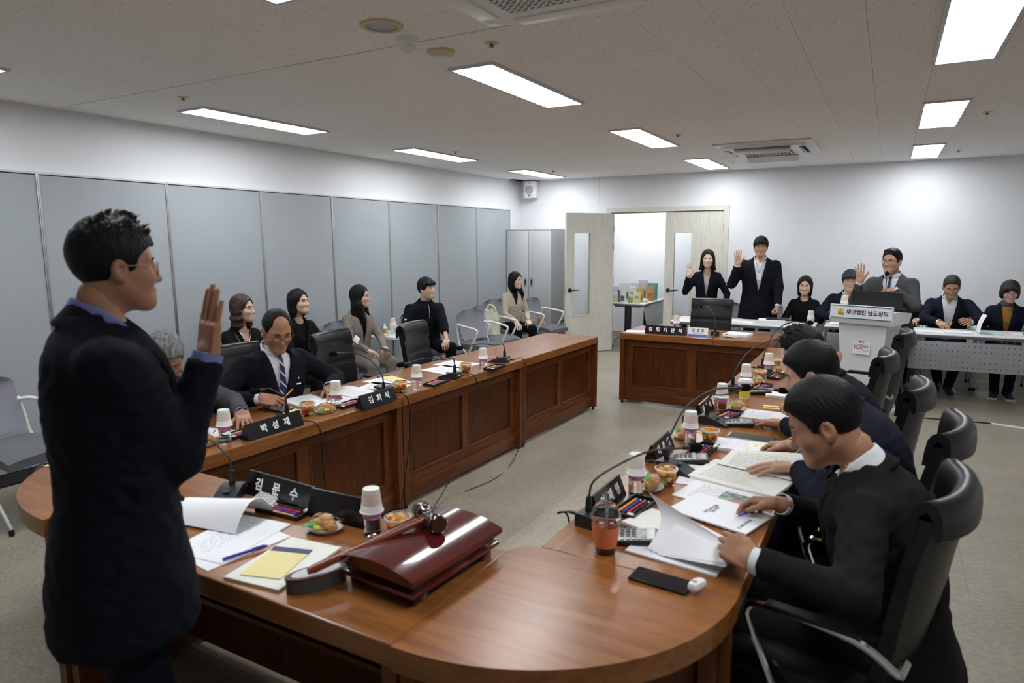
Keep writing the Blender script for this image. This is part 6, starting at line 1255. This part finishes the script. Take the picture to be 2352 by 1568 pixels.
# ------------------------------------------------------------------ small things people wear and hold
def part(o, nm, mb, m, **k): return mb.build(nm, m, o, **k)
def lanyard(o, I, m, wid=.0035, drop=.30):
    F, k = I['front'], I['k']; L = MB(); n0 = .53*k
    for q in (1, -1): L.tube([F(q*(.055*k*(1-v)+.002), n0-(drop*v)*k, .012+.006*v) for v in [i/8 for i in range(9)]], wid, 6)
    part(o, 'lanyard', L, m)
    c = F(0, n0-(drop+.05)*k, .022); B = MB().box(-.028, .028, -.002, .002, -.04, .035, M=Matrix.Translation(c)); b = part(o, 'badge', B, M_paper, smooth=False); MB().tube([F(0, n0-drop*k, .02), F(0, n0-(drop+.03)*k, .022)], .003, 6).build('badge_clip', M_wtext, o)
lanyard(P9, I9, M_tiedark, drop=.40); lanyard(P10, I10, M_tiedark, .0025, drop=.17)
def pin(o, I, x, u, m): part(o, 'lapel_pin', MB().ball(tuple(I['front'](x*I['k'], u*I['k'], .020)), (.007, .004, .007), 10, 6), m)
M_gold = mat('gold', (.75, .50, .12), .25, metal=1); pin(P3, I3, -.10, .36, M_gold); pin(P17, I17, -.10, .36, M_gold)
part(P3, 'lapel_badge', MB().box(-.014, .014, -.002, .002, -.004, .004, M=Matrix.Translation(I3['front'](-.10*I3['k'], .325*I3['k'], .019))), M_paper)
def bracelet(o, I, sd, m, nm, w=.018, r=.031, back=.012):
    S, e, wv = I['joints'][sd][:3]; ax = (wv-e).normalized(); q = ax.to_track_quat('Z', 'Y').to_matrix().to_4x4()
    g = part(o, nm, MB().lathe([(r, -w/2), (r+.003, -w/2), (r+.003, w/2), (r, w/2)], 18, M=Matrix.Translation(wv+ax*back) @ q, caps=False), m); return Matrix.Translation(wv+ax*back) @ q
WM = bracelet(P7, I7, -1, M_black, 'watch_strap', r=.028); part(P7, 'watch_face', MB().lathe([(.019, 0), (.019, .009), (.015, .011)], 18, M=WM @ T(0, -.03, 0, rx=PI/2)), M_dark)
bracelet(P3, I3, -1, M_dark, 'watch_strap', r=.030)
# ring on the left hand
S, e_, w_ , fd, pn, kd = I18['joints'][-1]; HM = Matrix.Translation(w_) @ frame(fd, pn); part(P18, 'ring', MB().lathe([(.0095, -.003), (.0115, -.003), (.0115, .003), (.0095, .003)], 14, M=HM @ T(-.0125, .106, -.006, rx=PI/2), caps=False), M_gold)
# zip, necklace, buttons, cardigan trim
F = I7['front']; part(P7, 'zip', MB().tube([F(0, u*I7['k'], .010) for u in (.52, .48, .44, .40, .36)], .003, 6), M_silver)
Fk = I7['nb']; part(P7, 'stand_collar', MB().lathe([(.070, -.02), (.083, .0), (.078, .032), (.072, .034), (.074, .0)], 20, M=Matrix.Translation(Fk) @ T(0, .01, .0, rx=-.25), caps=False), M_knit)
F = I4['front']; k = I4['k']; part(P4, 'necklace', MB().tube(curve([F(.055*k, .50*k, .004), F(.04*k, .45*k, .008), F(.0, .40*k, .012), F(-.04*k, .45*k, .008), F(-.055*k, .50*k, .004)], 6), .0028, 6), mat('chain_silver', (.35, .33, .30), .3, metal=1))
part(P4, 'bag_strap', MB().tube([F(.10*k, .47*k, .012), F(.07*k, .36*k, .016), F(.0, .22*k, .016)], .008, 6), mat('strap_grey', (.06, .065, .075), .5))
for o, I, ul in ((P4, I4, (.30,)), (P8, I8, (.30, .22, .14, .06))):
    for u in ul: part(o, 'button', MB().ball(tuple(I['front'](.0, u*I['k'], .013)), (.009, .005, .009), 10, 6), M_silver if o is P4 else mat('button_beige', (.38, .33, .25), .4))
part(P8, 'earring', MB().ball(tuple(I8['Mh'] @ Vector((.082, -.004, -.05))), (.003, .003, .012), 8, 6), M_gold)
F = I16['front']; k = I16['k']; part(P16, 'scarf', MB().lathe([(.056, -.03), (.068, -.015), (.066, .012), (.056, .03), (.05, .02)], 18, M=Matrix.Translation(I16['nb']) @ T(0, .012, .015, rx=-.25), caps=False), M_scarf)
part(P9, 'necklace', MB().tube(curve([I9['front'](.045*I9['k'], .52*I9['k'], .002), I9['front'](0, .465*I9['k'], .002), I9['front'](-.045*I9['k'], .52*I9['k'], .002)], 6), .002, 6), M_gold)
for q in (1, -1):
    an = (q*.06, .42, 0); part(P16, 'sneaker_sole', MB().box(-.045, .045, -.085, .20, 0, .022, b=.01, M=T(an[0], an[1], 0, rz=-.12*q)), mat('sole_cream', (.62, .60, .50), .7))
# pencils and pens in the hands: top-level things
def held(label, o, I, sd, m, L=.15, off=(-.035, .105, -.05), dr=(-.35, .25, .9), cat='pencil', nm='pencil'):
    S, e, w, fd, pn, kd = I['joints'][sd]; Wm = (Matrix.Translation((o.location.x, o.location.y, 0)) @ Matrix.Rotation(o.rotation_euler.z, 4, 'Z')) @ Matrix.Translation(w) @ frame(fd, pn)
    c = Wm @ Vector(off); d = (Wm.to_3x3() @ Vector(dr)).normalized(); t = thing(nm, label, cat, c)
    MB().tube([d*(-L*.35), d*(L*.65)], .0042, 8).build('barrel', m, t); MB().tube([d*(-L*.35), d*(-L*.35-.018)], [.0042, .0008], 8).build('tip', M_cream, t)
MY = mat('pencil_yellow', (.80, .45, .04), .4)
held('yellow pencil held by the man with the striped tie', P3, I3, 1, MY, dr=(-.8, .5, .25)); held('orange pencil held by the writing man at the right table', P15, I15, 1, MY); held('purple pen held by the young man beside the lectern', P12, I12, 1, mat('pen_purple', (.12, .04, .42), .4), cat='pen', nm='pen')
held('blue pen held by the man in the right foreground', P17, I17, 1, mat('pen_blue', (.06, .05, .42), .35), dr=(.75, -.1, .45), cat='pen', nm='pen'); held('black pen held by the man with the gold ring', P18, I18, 1, M_black, dr=(.7, -.2, .4), cat='pen', nm='pen')
t = thing('smartphone', 'dark smartphone held by the woman in the taupe suit', 'smartphone', (-4.40, 5.24, .63), .4); MB().box(-.07, .07, -.035, .035, -.005, .005, b=.003, M=T(ry=.3)).build('case', M_black, t)
t = thing('mask', 'white face mask dangling at the taupe suit woman\'s elbow', 'mask', (-4.60, 5.03, .74), -.4); MB().grid(lambda u, v: (.10*(u-.5)+.02, -.06*(v-.5), .05*math.sin(PI*v)-.03*u), 6, 6).build('mask_sheet', M_paper, t)
# lectern microphone and its gooseneck
t = thing('microphone', 'slim lectern microphone before the speaker', 'microphone', (-.005, 7.60, 1.03)); MB().lathe([(.02, 0), (.018, .012), (.006, .02)], 14).build('socket', M_black, t); MB().tube([(0, 0, .01), (0, 0, .2), (.0, .03, .335)], .0042, 8).build('gooseneck', M_dark, t); MB().lathe([(.010, 0), (.017, .012), (.018, .03), (.010, .048), (.002, .05)], 16, M=T(0, .03, .33, rx=-.2)).build('foam', M_blackmatte, t); MB().lathe([(.011, -.004), (.011, .002)], 14, M=T(0, .03, .33, rx=-.2)).build('ring_lamp', mat('red_ring', (.8, .05, .05), .4, emit=.6), t)
